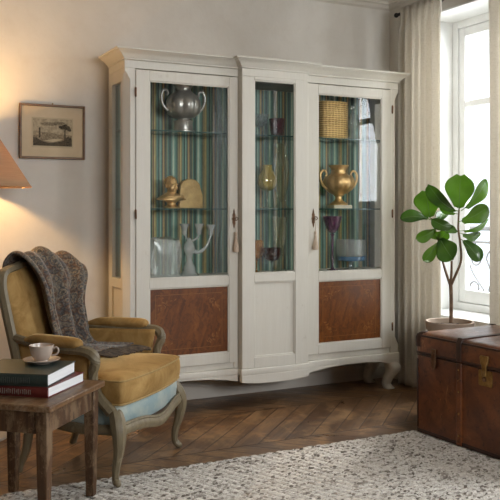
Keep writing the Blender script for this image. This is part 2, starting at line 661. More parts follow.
def mat_basket():
    t = NT('gilt_wickerwork')
    v = t.coord('Object', (1, 1, 1))
    s = t.sep(v)
    w = t.n('ShaderNodeTexWave', wave_type='BANDS', bands_direction='Z')
    t.put(w.inputs['Vector'], v)
    w.inputs['Scale'].default_value = 22
    w.inputs['Distortion'].default_value = 1.5
    w2 = t.math('SINE', t.math('MULTIPLY', s[0], 260.0))
    h = t.math('ADD', w.outputs['Fac'], t.math('MULTIPLY', w2, 0.25))
    t.set(color=t.ramp(h, [(0.0, (0.38, 0.22, 0.075)), (0.5, (0.66, 0.43, 0.16)), (1.0, (0.76, 0.53, 0.23))]), rough=0.45, metal=0.45)
    t.bump(h, 0.6, 0.004)
    return t.m

W_WALL = mat_wall()
W_DARK = simple('bounce_cutting_wall_dark', (0.20, 0.17, 0.14), (0.17, 0.14, 0.115), 3, rough=0.85)  # dark tone given to the unseen walls to cut bounced light
W_CEIL = simple('matt_ceiling_paint', (0.72, 0.69, 0.64), (0.67, 0.64, 0.58), 3, rough=0.9)
W_TRIM = simple('painted_moulding', (0.66, 0.615, 0.545), (0.60, 0.555, 0.49), 6, rough=0.6)
W_WHITE = simple('white_window_paint', (0.80, 0.80, 0.78), (0.74, 0.74, 0.72), 6, rough=0.45)
W_FLOOR = mat_floor()
PAINT = paint('cream_cabinet_paint', (0.65, 0.615, 0.54), (0.69, 0.66, 0.59))
PAINT_SIDE = PAINT
STRIPES = mat_stripes()
BURL = mat_burl()
INLAY = simple('boxwood_inlay', (0.28, 0.115, 0.028), (0.21, 0.08, 0.018), 20, rough=0.4)
PANE = glass_pane('clear_cabinet_glass', (0.985, 0.99, 0.985), 1.30)
WPANE = glass_pane('clear_window_glass', (0.98, 0.99, 1.0), 1.45)
SHELF = glass_pane('shelf_glass', (0.80, 0.90, 0.87), 1.5)
SHELF_EDGE = simple('shelf_glass_edge', (0.02, 0.075, 0.065), rough=0.15)
INSIDE = simple('dark_inside_paint', (0.15, 0.165, 0.145), (0.11, 0.12, 0.11), 8, rough=0.6)
BRASS = simple('aged_brass', (0.42, 0.27, 0.10), (0.22, 0.13, 0.05), 30, rough=0.38, metal=0.9)
BRONZE = simple('dark_bronze', (0.20, 0.105, 0.055), (0.10, 0.055, 0.03), 40, rough=0.4, metal=0.7)
RAILGREY = simple('grey_railing_paint', (0.16, 0.165, 0.17), (0.12, 0.125, 0.13), 20, rough=0.5)
IRON = simple('black_iron', (0.022, 0.020, 0.019), rough=0.45, metal=0.6)
TASSEL = simple('cream_silk_thread', (0.66, 0.54, 0.42), (0.50, 0.37, 0.27), 60, (6, 6, 1), rough=0.75, sheen=0.2)
PEWTER = simple('dull_pewter', (0.46, 0.445, 0.41), (0.32, 0.305, 0.28), 14, rough=0.30, metal=0.65, bump=0.1)
GOLD = simple('old_gilding', (0.78, 0.52, 0.235), (0.52, 0.32, 0.125), 14, rough=0.34, metal=0.65, bump=0.15, bscale=60)
GOLD_MATT = simple('hammered_gilding', (0.58, 0.40, 0.17), (0.40, 0.26, 0.10), 18, rough=0.5, metal=0.45, bump=0.4, bscale=70)
CREAM = simple('cream_marble', (0.72, 0.64, 0.48), (0.60, 0.52, 0.38), 14, rough=0.4)
WICKER = mat_basket()
G_CLEAR = thin_glass('clear_crystal', (0.93, 0.95, 0.95), 0.14, (0.75, 0.78, 0.78))
G_FROST = thin_glass('frosted_crystal', (0.90, 0.93, 0.93), 0.36, (0.88, 0.91, 0.91), 0.12)
G_VEIL = thin_glass('cloudy_glass', (0.90, 0.93, 0.92), 0.25, (0.72, 0.75, 0.72), 0.25)
G_SMOKE = thin_glass('pale_smoke_glass', (0.80, 0.86, 0.85), 0.22, (0.40, 0.48, 0.46))
G_PURPLE = thin_glass('amethyst_glass', (0.52, 0.26, 0.50), 0.35, (0.17, 0.04, 0.15))
G_PLUM = thin_glass('plum_glass', (0.45, 0.22, 0.28), 0.45, (0.11, 0.035, 0.05))
G_YELLOW = thin_glass('olive_yellow_glass', (0.88, 0.80, 0.38), 0.36, (0.72, 0.58, 0.15))
G_PALEY = thin_glass('pale_straw_glass', (0.975, 0.97, 0.90), 0.07, (0.78, 0.76, 0.52))
G_AMBER = thin_glass('amber_glass', (0.90, 0.60, 0.20), 0.34, (0.66, 0.33, 0.05))
G_RED = thin_glass('dark_ruby_glass', (0.36, 0.06, 0.06), 0.45, (0.055, 0.008, 0.008))
G_BLUE = thin_glass('blue_glass', (0.30, 0.58, 0.82), 0.5, (0.07, 0.27, 0.52))
CHAIRPAINT = paint('greyed_chair_paint', (0.125, 0.097, 0.056), (0.205, 0.165, 0.10), (0.37, 0.33, 0.245), 0.45, 0.8)
VELVET = mat_velvet()
PIPING = simple('gold_cord', (0.36, 0.24, 0.09), (0.28, 0.18, 0.06), 60, rough=0.8)
BLUEFAB = simple('faded_blue_satin', (0.19, 0.27, 0.28), (0.42, 0.43, 0.36), 9, rough=0.55, sheen=0.3, lo=0.4, hi=0.75)
THROW = mat_throw()
FRINGE = simple('wool_fringe', (0.045, 0.036, 0.030), (0.14, 0.105, 0.075), 50, rough=0.95)
TABLEWOOD = mat_wood('worn_table_wood', (0.040, 0.018, 0.008), (0.090, 0.043, 0.018), (0.22, 0.145, 0.082), 2, 0.5, 0.6)
TABLETOP = mat_wood('worn_table_top_wood', (0.085, 0.041, 0.017), (0.17, 0.092, 0.042), (0.29, 0.205, 0.13), 0, 0.40, 0.6)
PAGES = simple('white_page_edges', (0.78, 0.79, 0.80), (0.66, 0.67, 0.68), 1.0, (4, 4, 500), rough=0.8)
COVER_GREEN = simple('bottle_green_cloth', (0.020, 0.034, 0.030), (0.030, 0.042, 0.036), 40, rough=0.38)
COVER_RED = simple('maroon_cloth', (0.105, 0.012, 0.010), (0.135, 0.020, 0.015), 40, rough=0.45)
FOIL = simple('dull_lettering_foil', (0.30, 0.27, 0.23), rough=0.5, metal=0.3)
FOIL_DIM = simple('faded_lettering_foil', (0.085, 0.095, 0.085), rough=0.5, metal=0.3)
CHINA = simple('blush_porcelain', (0.52, 0.43, 0.36), (0.44, 0.355, 0.295), 8, rough=0.22, spec=0.6)
LINEN = mat_linen()
RUGM = mat_rug()
LEATHER = mat_leather()
LEATHER_DARK = simple('dark_leather_binding', (0.022, 0.008, 0.005), (0.055, 0.019, 0.009), 18, rough=0.42, bump=0.3)
TERRACOTTA = simple('weathered_clay', (0.31, 0.23, 0.17), (0.40, 0.32, 0.25), 9, rough=0.85, bump=0.2)
SOIL = simple('dark_soil', (0.045, 0.028, 0.018), (0.09, 0.055, 0.033), 60, rough=0.95, bump=0.8)
BARK = simple('brown_bark', (0.14, 0.085, 0.05), (0.22, 0.14, 0.085), 50, rough=0.85, bump=0.5)
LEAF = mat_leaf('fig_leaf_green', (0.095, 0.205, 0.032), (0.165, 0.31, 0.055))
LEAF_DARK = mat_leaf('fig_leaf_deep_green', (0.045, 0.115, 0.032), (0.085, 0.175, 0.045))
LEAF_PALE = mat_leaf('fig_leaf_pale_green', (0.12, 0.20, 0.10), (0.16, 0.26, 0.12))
VEIN = simple('leaf_midrib', (0.16, 0.27, 0.07), rough=0.5)
SHADE = mat_shade()
FRAMEWOOD = mat_wood('dark_frame_wood', (0.10, 0.048, 0.018), (0.17, 0.088, 0.036), (0.25, 0.14, 0.06), 0, 0.4, 0.3)
MATBOARD = simple('aged_mount_board', (0.62, 0.50, 0.34), (0.56, 0.44, 0.29), 6, rough=0.9)
PAPER = simple('aged_print_paper', (0.52, 0.42, 0.28), (0.45, 0.36, 0.235), 14, rough=0.9)
STONE = simple('pale_stone_base', (0.46, 0.42, 0.37), (0.38, 0.34, 0.29), 12, rough=0.4)

def ink(name, dark, light, sc):
    return simple(name, dark, light, sc, rough=0.9, lo=0.42, hi=0.58)
INK = ink('engraving_ink', (0.030, 0.022, 0.014), (0.13, 0.10, 0.062), 180)
INK_MID = ink('engraving_grey', (0.14, 0.105, 0.066), (0.34, 0.27, 0.175), 220)
INK_SKY = ink('engraving_sky', (0.30, 0.24, 0.155), (0.46, 0.37, 0.245), 60)

# ------------------------------------------------------------------ room shell
XR, XL_, YN, ZC = 3.475, -1.9, -6.2, 2.75
bm = BM(); box(bm, XL_ - 0.2, XR + 0.5, YN - 0.2, 0.2, -0.1, 0.0)
struct('floor', bm, W_FLOOR, smooth=False)
bm = BM(); box(bm, XL_ - 0.2, XR + 0.5, YN - 0.2, 0.2, ZC, ZC + 0.1)
struct('ceiling', bm, W_CEIL, smooth=False)
bm = BM(); box(bm, XL_ - 0.2, XR + 0.5, 0.0, 0.15, 0.0, ZC)
struct('wall_back', bm, W_WALL, smooth=False)
bm = BM(); box(bm, XL_ - 0.15, XL_, YN, 0.0, 0.0, ZC)
struct('wall_left', bm, W_DARK, smooth=False)
bm = BM()
box(bm, XL_ - 0.2, 1.40, YN - 0.15, YN, 0.0, ZC)
box(bm, 3.00, XR + 0.5, YN - 0.15, YN, 0.0, ZC)
box(bm, 1.40, 3.00, YN - 0.15, YN, 0.0, 1.40)
box(bm, 1.40, 3.00, YN - 0.15, YN, 2.50, ZC)
struct('wall_front', bm, W_DARK, smooth=False)
bm = BM()
box(bm, 1.40, 1.47, YN - 0.12, YN - 0.05, 1.40, 2.50)
box(bm, 2.93, 3.00, YN - 0.12, YN - 0.05, 1.40, 2.50)
box(bm, 2.17, 2.23, YN - 0.12, YN - 0.05, 1.47, 2.43)
box(bm, 1.47, 2.93, YN - 0.12, YN - 0.05, 2.43, 2.50)
box(bm, 1.47, 2.93, YN - 0.12, YN - 0.05, 1.40, 1.47)
struct('added_fill_window', bm, W_WHITE, smooth=False)  # unseen window frame, made up to go with the added fill light
# wall with the two tall windows (thick, so that the windows stand in deep reveals)
WT = 0.40
W1 = (-1.66, -0.345, 0.50, 2.50)
W2 = (-3.80, -2.45, 0.50, 2.50)
bm = BM()
ys = [YN, W2[0], W2[1], W1[0], W1[1], 0.0]
for i in range(5):
    if i in (1, 3):
        box(bm, XR, XR + WT, ys[i], ys[i + 1], 0.0, 0.50)
        box(bm, XR, XR + WT, ys[i], ys[i + 1], 2.50, ZC)
    else:
        box(bm, XR, XR + WT, ys[i], ys[i + 1], 0.0, ZC)
struct('wall_right', bm, W_WALL, smooth=False)

def window(name, w):
    y0, y1, z0, z1 = w
    xf = XR + 0.27
    # painted lining of the reveal
    bm = BM()
    box(bm, XR - 0.004, xf + 0.12, y1 - 0.012, y1 + 0.001, z0, z1)
    box(bm, XR - 0.004, xf + 0.12, y0 - 0.001, y0 + 0.012, z0, z1)
    box(bm, XR - 0.004, xf + 0.12, y0, y1, z1 - 0.012, z1 + 0.001)
    box(bm, XR - 0.025, xf + 0.12, y0 - 0.02, y1 + 0.02, z0 - 0.03, z0 + 0.012)
    root = obj(name, bm, W_WHITE, bevel=0.003)
    root['kind'] = 'structure'
    MATS[root.name] = Matrix.Identity(4)
    a, b, c, d = y0 + 0.012, y1 - 0.012, z0 + 0.012, z1 - 0.012
    bm = BM()
    f = 0.05
    box(bm, xf, xf + 0.07, a, a + f, c, d)
    box(bm, xf, xf + 0.07, b - f, b, c, d)
    box(bm, xf, xf + 0.07, a + f, b - f, d - f, d)
    box(bm, xf, xf + 0.07, a + f, b - f, c, c + f)
    ob = obj('window_frame', bm, W_WHITE, root, bevel=0.004); ob['kind'] = 'structure'
    mid = (a + b) / 2
    for p, q in ((a + f + 0.003, mid - 0.001), (mid + 0.001, b - f - 0.003)):
        bm = BM()
        s = 0.058
        zc0, zc1 = c + f + 0.003, d - f - 0.003
        box(bm, xf + 0.012, xf + 0.055, p, p + s, zc0, zc1)
        box(bm, xf + 0.012, xf + 0.055, q - s, q, zc0, zc1)
        box(bm, xf + 0.012, xf + 0.055, p + s, q - s, zc1 - s, zc1)
        box(bm, xf + 0.012, xf + 0.055, p + s, q - s, zc0, zc0 + 0.085)
        box(bm, xf + 0.016, xf + 0.050, p + s, q - s, 1.895, 1.935)
        sash = obj('window_sash', bm, W_WHITE, root, bevel=0.005); sash['kind'] = 'structure'
        bm = BM()
        box(bm, xf + 0.031, xf + 0.035, p + s - 0.004, q - s + 0.004, zc0 + 0.08, zc1 - s + 0.004)
        g = obj('window_pane', bm, WPANE, sash, smooth=False); g['kind'] = 'structure'
    bm = BM()
    tube(bm, [(xf + 0.005, mid, c + 0.10), (xf + 0.005, mid, d - 0.10)], 0.006, 8, 1)
    tube(bm, [(xf - 0.025, mid, 1.20), (xf - 0.028, mid - 0.04, 1.19), (xf - 0.028, mid - 0.085, 1.185)], [0.009, 0.007, 0.010], 8, 4)
    ob = obj('window_bolt', bm, W_WHITE, root); ob['kind'] = 'structure'
    return root
window('window_1', W1)
window('window_2', W2)

# ceiling moulding and baseboards
def sweep_profile(name, prof, along):
    bm = BM()
    if along == 'back':       # prof (d from wall, z)
        prism(bm, [(-d, z) for d, z in prof], XL_, XR, 'x')
    else:
        prism(bm, [(XR - d, z) for d, z in prof], YN, 0.0, 'y')
    return struct(name, bm, W_TRIM, smooth=False)
crown = [(0, ZC), (0.115, ZC), (0.115, ZC - 0.018), (0.095, ZC - 0.022), (0.085, ZC - 0.040), (0.060, ZC - 0.066), (0.040, ZC - 0.078),
         (0.036, ZC - 0.092), (0.022, ZC - 0.096), (0.018, ZC - 0.118), (0.0, ZC - 0.130)]
sweep_profile('trim_1', crown, 'back')
sweep_profile('trim_2', crown, 'side')
base = [(0, 0.001), (0.020, 0.001), (0.020, 0.085), (0.014, 0.098), (0.012, 0.108), (0.006, 0.116), (0.0, 0.118)]
sweep_profile('baseboard_back', base, 'back')
sweep_profile('baseboard_right', base, 'side')

# iron balcony rail outside the window
r_ = thing('balcony_railing', 'grey scrolled iron railing outside the window behind the curtains', 'railing', (XR + 0.62, -1.0, 0.0))
bm = BM(); box(bm, XR + WT, XR + 0.75, -1.95, -0.05, 0.30, 0.42)
struct('trim_3', bm, W_TRIM, smooth=False)
x = XR + 0.62
bm = BM()
tube(bm, [(x, -1.9, 1.06), (x, -0.1, 1.06)], 0.016, 8, 1)
tube(bm, [(x, -1.9, 0.50), (x, -0.1, 0.50)], 0.010, 8, 1)
tube(bm, [(x, -1.9, 0.96), (x, -0.1, 0.96)], 0.008, 8, 1)
for yy in (-1.9, -1.3, -0.7, -0.1):
    tube(bm, [(x, yy, 0.42), (x, yy, 1.06)], 0.010, 8, 1)
obj('rail_frame', bm, RAILGREY, r_, world=True)
for k in range(9):
    yc = -1.8 + k * 0.2
    bm = BM()
    pts = []
    for i in range(26):
        t = i / 25
        a = t * 2.6 * PI
        rr = 0.085 * (1 - 0.75 * t)
        pts.append((x, yc + rr * math.cos(a), 0.84 + rr * math.sin(a)))
    tube(bm, pts, 0.0055, 6, 1)
    pts = [(x, 2 * yc - p[1], 1.46 - p[2]) for p in pts]
    tube(bm, pts, 0.0055, 6, 1)
    tube(bm, [(x, yc + 0.085, 0.84), (x, yc + 0.02, 0.73), (x, yc - 0.085, 0.62)], 0.0055, 6, 6)
    tube(bm, [(x, yc, 0.925), (x, yc, 0.96)], 0.005, 6, 1)
    tube(bm, [(x, yc, 0.535), (x, yc, 0.50)], 0.005, 6, 1)
    obj('scroll', bm, RAILGREY, r_, world=True)

# ------------------------------------------------------------------ display cabinet
YB = -0.045                  # its back
YF = -0.356                  # front plane of the wings
YC = -0.406                  # front plane of the middle bay
CX0, CX1 = 1.388, 3.284
B0, B1 = 2.097, 2.555        # middle bay
cab = thing('display_cabinet', 'tall cream-painted breakfront display cabinet with glass doors and burl lower panels', 'cabinet', (2.336, -0.20, 0.0))

def cobj(name, bm, m, parent=cab, **k):
    k.setdefault('bevel', 0.0025)
    return obj(name, bm, m, parent, world=True, **k)

# plan outline of the front line, with canted corners
CH = 0.034
def outline(o=0.0, back=YB):
    return [(CX0 - o, back), (CX0 - o, YF + CH - o * 0.4), (CX0 + CH - o * 0.4, YF - o), (B0 - o, YF - o), (B0 - o, YC - o), (B1 + o, YC - o), (B1 + o, YF - o),
            (CX1 - CH + o * 0.4, YF - o), (CX1 + o, YF + CH - o * 0.4), (CX1 + o, back)]
def outline_sq(o=0.0, back=YB):
    return [(CX0 - o, back), (CX0 - o, YF - o), (B0 - o, YF - o), (B0 - o, YC - o), (B1 + o, YC - o), (B1 + o, YF - o), (CX1 + o * 0.82, YF - o), (CX1 + o * 0.82, back)]

# cornice: stacked outlines
bm = BM()
prof = [(0.0, 2.040), (0.006, 2.042), (0.006, 2.050), (0.014, 2.055), (0.022, 2.066), (0.038, 2.078), (0.048, 2.083), (0.050, 2.087), (0.062, 2.089), (0.064, 2.099), (0.058, 2.102)]
rings(bm, [[(px, py, z) for px, py in outline_sq(o)] for o, z in prof])
cobj('cornice', bm, PAINT, bevel=0.0015)
# frieze
bm = BM()
T = 0.022
prism(bm, [(CX0, YB), (CX0, YF + 0.004), (B0, YF + 0.004), (B0, YC), (B1, YC), (B1, YF + 0.004), (CX1, YF + 0.004), (CX1, YB)], 1.995, 2.040, 'z')
cobj('frieze', bm, PAINT)
# corner posts with stopped cants
def post(sgn):
    bm = BM()
    xo = CX0 if sgn > 0 else CX1
    def sec(c, z):
        p = [(0.065, 0), (0.065, -0.03), (0.0, -0.03 if c < 0.002 else -0.03)]
        pts = [(0.0, 0.05), (0.0, 0.0 + c), (c, 0.0), (0.064, 0.0), (0.064, 0.022), (0.02, 0.05)]
        return [(xo + sgn * a, YF + 0.004 + b, z) for a, b in pts]
    rs = [sec(0.003, 0.245), sec(0.003, 0.30), sec(0.012, 0.312), sec(CH, 0.345), sec(CH, 1.93), sec(0.012, 1.968), sec(0.003, 1.975), sec(0.003, 1.995)]
    rings(bm, rs)
    return cobj('corner_post', bm, PAINT, bevel=0.0)
post(1); post(-1)
# side frames: stiles, rails, a pane above and a panel below
for xo, sgn in ((CX0, 1), (CX1, -1)):
    bm = BM()
    xa, xb = sorted((xo, xo + sgn * T))
    yf = YF + 0.054
    box(bm, xa, xb, -0.115, YB, 0.245, 1.995)
    box(bm, xa, xb, yf, yf + 0.022, 0.245, 1.995)
    box(bm, xa, xb, yf + 0.022, -0.115, 1.925, 1.995)
    box(bm, xa, xb, yf + 0.022, -0.115, 0.745, 0.80)
    box(bm, xa, xb, yf + 0.022, -0.115, 0.245, 0.345)
    sd = cobj('side_frame', bm, PAINT)
    bm = BM(); box(bm, xo + sgn * 0.010, xo + sgn * 0.013, yf + 0.018, -0.111, 0.796, 1.929)
    cobj('side_pane', bm, PANE, sd, bevel=0, smooth=False)
    bm = BM(); box(bm, xo + sgn * 0.010, xo + sgn * 0.018, yf + 0.020, -0.113, 0.343, 0.747)
    cobj('side_panel', bm, PAINT, sd)
# face frame behind the doors (stiles beside the middle bay) and middle bay cheeks
bm = BM()
box(bm, 2.070, B0, YF + 0.006, YF + 0.05, 0.245, 1.995)
box(bm, B1, 2.575, YF + 0.006, YF + 0.05, 0.245, 1.995)
box(bm, CX0 + 0.06, B0, YF + 0.012, YF + 0.05, 0.245, 0.30)
box(bm, B1, CX1 - 0.06, YF + 0.012, YF + 0.05, 0.245, 0.30)
cobj('face_frame', bm, PAINT)
# bottom board, deck of the glazed part, top board, striped back
bm = BM(); box(bm, CX0 + T + 0.001, CX1 - T - 0.001, YF + 0.052, YB - 0.012, 0.245, 0.265)
cobj('bottom_board', bm, PAINT)
bm = BM()
prism(bm, [(CX0 + T + 0.001, YB - 0.014), (CX0 + T + 0.001, YF + 0.056), (CX0 + 0.07, YF + 0.03), (B0 + 0.002, YF + 0.03), (B0 + 0.002, YC + 0.028), (B1 - 0.002, YC + 0.028), (B1 - 0.002, YF + 0.03), (CX1 - 0.07, YF + 0.03),
           (CX1 - T - 0.001, YF + 0.056), (CX1 - T - 0.001, YB - 0.014)], 0.775, 0.795, 'z')
cobj('deck', bm, PAINT)
bm = BM(); box(bm, CX0 + T + 0.001, CX1 - T - 0.001, YF + 0.052, YB - 0.014, 1.975, 1.995)
cobj('top_board', bm, INSIDE)
bm = BM(); box(bm, CX0 + T + 0.001, CX1 - T - 0.001, YB - 0.010, YB, 0.245, 1.995)
cobj('back_board', bm, PAINT)
bm = BM()
X0, X1 = CX0 + T + 0.002, CX1 - T - 0.002
grid(bm, lambda u, v: (X0 + (X1 - X0) * u, YB - 0.0155 - 0.0018 * math.sin(u * 190) - 0.0008 * math.sin(u * 71 + 3 * v), 0.797 + (1.974 - 0.797) * v), 380, 4)
o = cobj('striped_lining', bm, STRIPES, bevel=0)
o['label'] = 'vertically striped fabric lining in teal, green and gold'

# doors of the wings
def door_frame(x0, x1, gx0, gx1, yf, name, thick=0.022, z0=0.282, z1=1.990, gz=(0.800, 1.930), pz=(0.345, 0.745)):
    bm = BM()
    ya, yb = yf, yf + thick
    box(bm, x0, gx0, ya, yb, z0, z1)
    box(bm, gx1, x1, ya, yb, z0, z1)
    box(bm, gx0, gx1, ya, yb, gz[1], z1)
    box(bm, gx0, gx1, ya, yb, pz[1], gz[0])
    box(bm, gx0, gx1, ya, yb, z0, pz[0])
    d = cobj(name, bm, PAINT, bevel=0.003)
    # glazing bead
    bm = BM()
    def bead(a, b, c, e, w=0.007, dpt=0.008):
        box(bm, a, a + w, ya + 0.004, ya + 0.004 + dpt, c, e)
        box(bm, b - w, b, ya + 0.004, ya + 0.004 + dpt, c, e)
        box(bm, a + w, b - w, ya + 0.004, ya + 0.004 + dpt, e - w, e)
        box(bm, a + w, b - w, ya + 0.004, ya + 0.004 + dpt, c, c + w)
    bead(gx0, gx1, *gz)
    bead(gx0, gx1, *pz)
    cobj('bead', bm, PAINT, d, bevel=0.002)
    bm = BM(); box(bm, gx0 - 0.003, gx1 + 0.003, ya + 0.0125, ya + 0.0155, gz[0] - 0.003, gz[1] + 0.003)
    cobj('glass_pane', bm, PANE, d, bevel=0, smooth=False)
    return d

def burl(d, gx0, gx1, yf, pz):
    bm = BM()
    box(bm, gx0 - 0.002, gx1 + 0.002, yf + 0.0125, yf + 0.018, pz[0] - 0.002, pz[1] + 0.002)
    a, b, c, e = gx0 + 0.040, gx1 - 0.040, pz[0] + 0.040, pz[1] - 0.040
    y = yf + 0.0121
    w = 0.0028
    for q in ((a, a + w, c, e), (b - w, b, c, e), (a + w, b - w, c, c + w), (a + w, b - w, e - w, e)):
        box(bm, q[0], q[1], y, y + 0.0008, q[2], q[3], 1)
    rnd = random.Random(5)
    # marquetry sprigs in the four corners and on the axes
    for sx, cx in ((1, a), (-1, b)):
        for sz, cz in ((1, c), (-1, e)):
            for k in range(13):
                t = k / 12
                px = cx + sx * (0.018 + 0.105 * t * (0.4 + 0.6 * rnd.random()))
                pz_ = cz + sz * (0.018 + 0.075 * (1 - t) * (0.4 + 0.6 * rnd.random()) + 0.012)
                r = 0.004 + 0.005 * rnd.random()
                an = rnd.random() * PI
                pts = [(px + r * 1.5 * math.cos(h) * math.cos(an) - r * 0.55 * math.sin(h) * math.sin(an),
                        pz_ + r * 1.5 * math.cos(h) * math.sin(an) + r * 0.55 * math.sin(h) * math.cos(an)) for h in [i * PI / 4 for i in range(8)]]
                prism(bm, pts, y, y + 0.0008, 'y', 1)
    o = cobj('burl_panel', bm, [BURL, INLAY], d, bevel=0)
    o['label'] = 'reddish-brown burl veneer panel with a thin inlaid border'
    return o

def hinge(d, x, z, yf):
    bm = BM()
    tube(bm, [(x, yf - 0.004, z - 0.028), (x, yf - 0.004, z - 0.022), (x, yf - 0.004, z + 0.022), (x, yf - 0.004, z + 0.028)], [0.003, 0.0055, 0.0055, 0.003], 8, 1)
    cobj('hinge', bm, BRONZE, d, bevel=0)

def escutcheon(d, x, z, yf):
    bm = BM()
    pts = [(0.0, 0.062), (0.0045, 0.048), (0.006, 0.034), (0.011, 0.022), (0.008, 0.010), (0.014, 0.0), (0.009, -0.012), (0.011, -0.024), (0.006, -0.036), (0.004, -0.050), (0.0, -0.060)]
    poly = [(x + a, z + b) for a, b in pts] + [(x - a, z + b) for a, b in pts[-2:0:-1]]
    prism(bm, poly, yf - 0.0025, yf - 0.0001, 'y')
    cobj('key_plate', bm, BRONZE, d, bevel=0.0008)

DF = YF - 0.002
dl = door_frame(1.454, 2.092, 1.534, 2.035, DF, 'door')
burl(dl, 1.534, 2.035, DF, (0.345, 0.745))
dr = door_frame(2.560, 3.228, 2.657, 3.148, DF, 'door')
burl(dr, 2.657, 3.148, DF, (0.345, 0.745))
for z in (1.86, 1.17, 0.42):
    hinge(dl, 1.452, z, DF)
    hinge(dr, 3.230, z, DF)
escutcheon(dl, 2.066, 1.142, DF)
escutcheon(dr, 2.620, 1.142, DF)
# fixed middle bay
md = door_frame(B0, B1, 2.180, 2.462, YC, 'middle_bay_frame', 0.026, 0.245, 1.995, (0.812, 1.975), (0.310, 0.760))
bm = BM()
box(bm, 2.178, 2.464, YC + 0.0125, YC + 0.020, 0.308, 0.762)
cobj('painted_panel', bm, PAINT, md)
bm = BM()
box(bm, B0, B0 + 0.018, YC + 0.026, YF + 0.05, 0.245, 1.995)
box(bm, B1 - 0.018, B1, YC + 0.026, YF + 0.05, 0.245, 1.995)
cobj('middle_bay_cheek', bm, PAINT)

# base moulding + shaped apron
bm = BM()
rings(bm, [[(px, py, z) for px, py in outline_sq(o)] for o, z in ((0.004, 0.206), (0.0055, 0.208), (0.0055, 0.236), (0.004, 0.241), (0.001, 0.2445))])
cobj('base_moulding', bm, PAINT, bevel=0.002)
def apron_z(x):
    # lowest in the middle, rising, then falling into the feet
    t = abs(x - 2.326)
    pts = [(0, 0.150), (0.10, 0.151), (0.20, 0.160), (0.30, 0.178), (0.42, 0.193), (0.55, 0.199), (0.70, 0.199), (0.82, 0.190), (0.90, 0.172), (0.97, 0.150)]
    for (a, za), (b, zb) in zip(pts, pts[1:]):
        if t <= b:
            k = (t - a) / (b - a)
            k = k * k * (3 - 2 * k) if False else k
            return za + (zb - za) * k
    return 0.150
def apron_part(x0, x1, ya, yb):
    bm = BM()
    n = 40
    top = [(x0, 0.207), (x1, 0.207)]
    low = [(x1 + (x0 - x1) * i / n, apron_z(x1 + (x0 - x1) * i / n)) for i in range(n + 1)]
    prism(bm, top + low, ya, yb, 'y')
    return cobj('apron', bm, PAINT, bevel=0.002)
apron_part(CX0 - 0.004, B0 - 0.004, YF - 0.0055, YF + 0.022)
apron_part(B0 - 0.004, B1 + 0.004, YC - 0.0055, YC + 0.030)
apron_part(B1 + 0.004, CX1 + 0.004, YF - 0.0055, YF + 0.022)
for xo, sgn in ((CX0 - 0.004, 1), (CX1 + 0.004, -1)):
    bm = BM()
    low = []
    n = 20
    ya, yb = YF + 0.022, YB
    for i in range(n + 1):
        t = i / n
        low.append((yb + (ya - yb) * t, 0.19 - 0.035 * abs(2 * t - 1) ** 3))
    xa, xb = sorted((xo, xo + sgn * 0.022))
    prism(bm, [(ya, 0.207), (yb, 0.207)] + low, xa, xb, 'x')
    cobj('side_apron', bm, PAINT, bevel=0.002)
# scrolled feet
def foot(x, y, dx, dy):
    bm = BM()
    prof = [(-0.012, 0.205, 0.050), (0.002, 0.185, 0.050), (0.014, 0.160, 0.050), (0.018, 0.135, 0.047), (0.012, 0.108, 0.041), (0.000, 0.078, 0.035), (-0.008, 0.050, 0.031),
            (-0.010, 0.030, 0.030), (-0.006, 0.015, 0.032), (0.000, 0.006, 0.035), (0.000, 0.001, 0.035)]
    S = smooth_path(prof, 4)
    rs = []
    d = Vector((dx, dy, 0)).normalized()
    e = Vector((-d.y, d.x, 0))
    for off, z, r in S:
        c = Vector((x, y, z)) + d * off * 1.5
        ring = []
        for j in range(20):
            a = 2 * PI * j / 20
            ca, sa = math.cos(a), math.sin(a)
            k = 1.0 / max(abs(ca), abs(sa)) * 0.35 + 0.65
            # square-ish section turned with its corner outward
            vx = (ca * k) * r
            vy = (sa * k) * r
            q = c + Vector((1, 0, 0)) * vx + Vector((0, 1, 0)) * vy
            ring.append((q.x, q.y, max(z, 0.001)))
        rs.append(ring)
    rings(bm, rs)
    # volute at the ankle's outer face
    pts = []
    for i in range(22):
        t = i / 21
        a = -0.4 * PI + t * 3.0 * PI
        rr = 0.022 * (1 - 0.8 * t)
        pts.append((x + d.x * (0.052 + rr * math.cos(a)), y + d.y * (0.052 + rr * math.cos(a)), 0.140 + rr * math.sin(a)))
    tube(bm, pts, [0.008] * 22, 8, 1, up=(e.x, e.y, 0.0))
    return cobj('foot', bm, PAINT, bevel=0)
foot(CX0 + 0.046, YF + 0.046, -1, -1)
foot(CX1 - 0.046, YF + 0.046, 1, -1)
foot(CX0 + 0.050, YB - 0.05, -1, 0.0)
foot(CX1 - 0.050, YB - 0.05, 1, 0.0)

# glass shelves
SZ = [1.203, 1.660]
for z in SZ:
    bm = BM()
    x0, x1, ya, yb = CX0 + T + 0.002, CX1 - T - 0.002, YF + 0.062, YB - 0.020
    box(bm, x0, x1, ya, yb, z - 0.007, z)
    for f in bm.faces:
        if abs(f.normal.z) < 0.5:
            f.material_index = 0
    bm.normal_update()
    for f in bm.faces:
        if abs(f.normal.z) < 0.5:
            f.material_index = 1
    cobj('glass_shelf', bm, [SHELF, SHELF_EDGE], bevel=0, smooth=False)

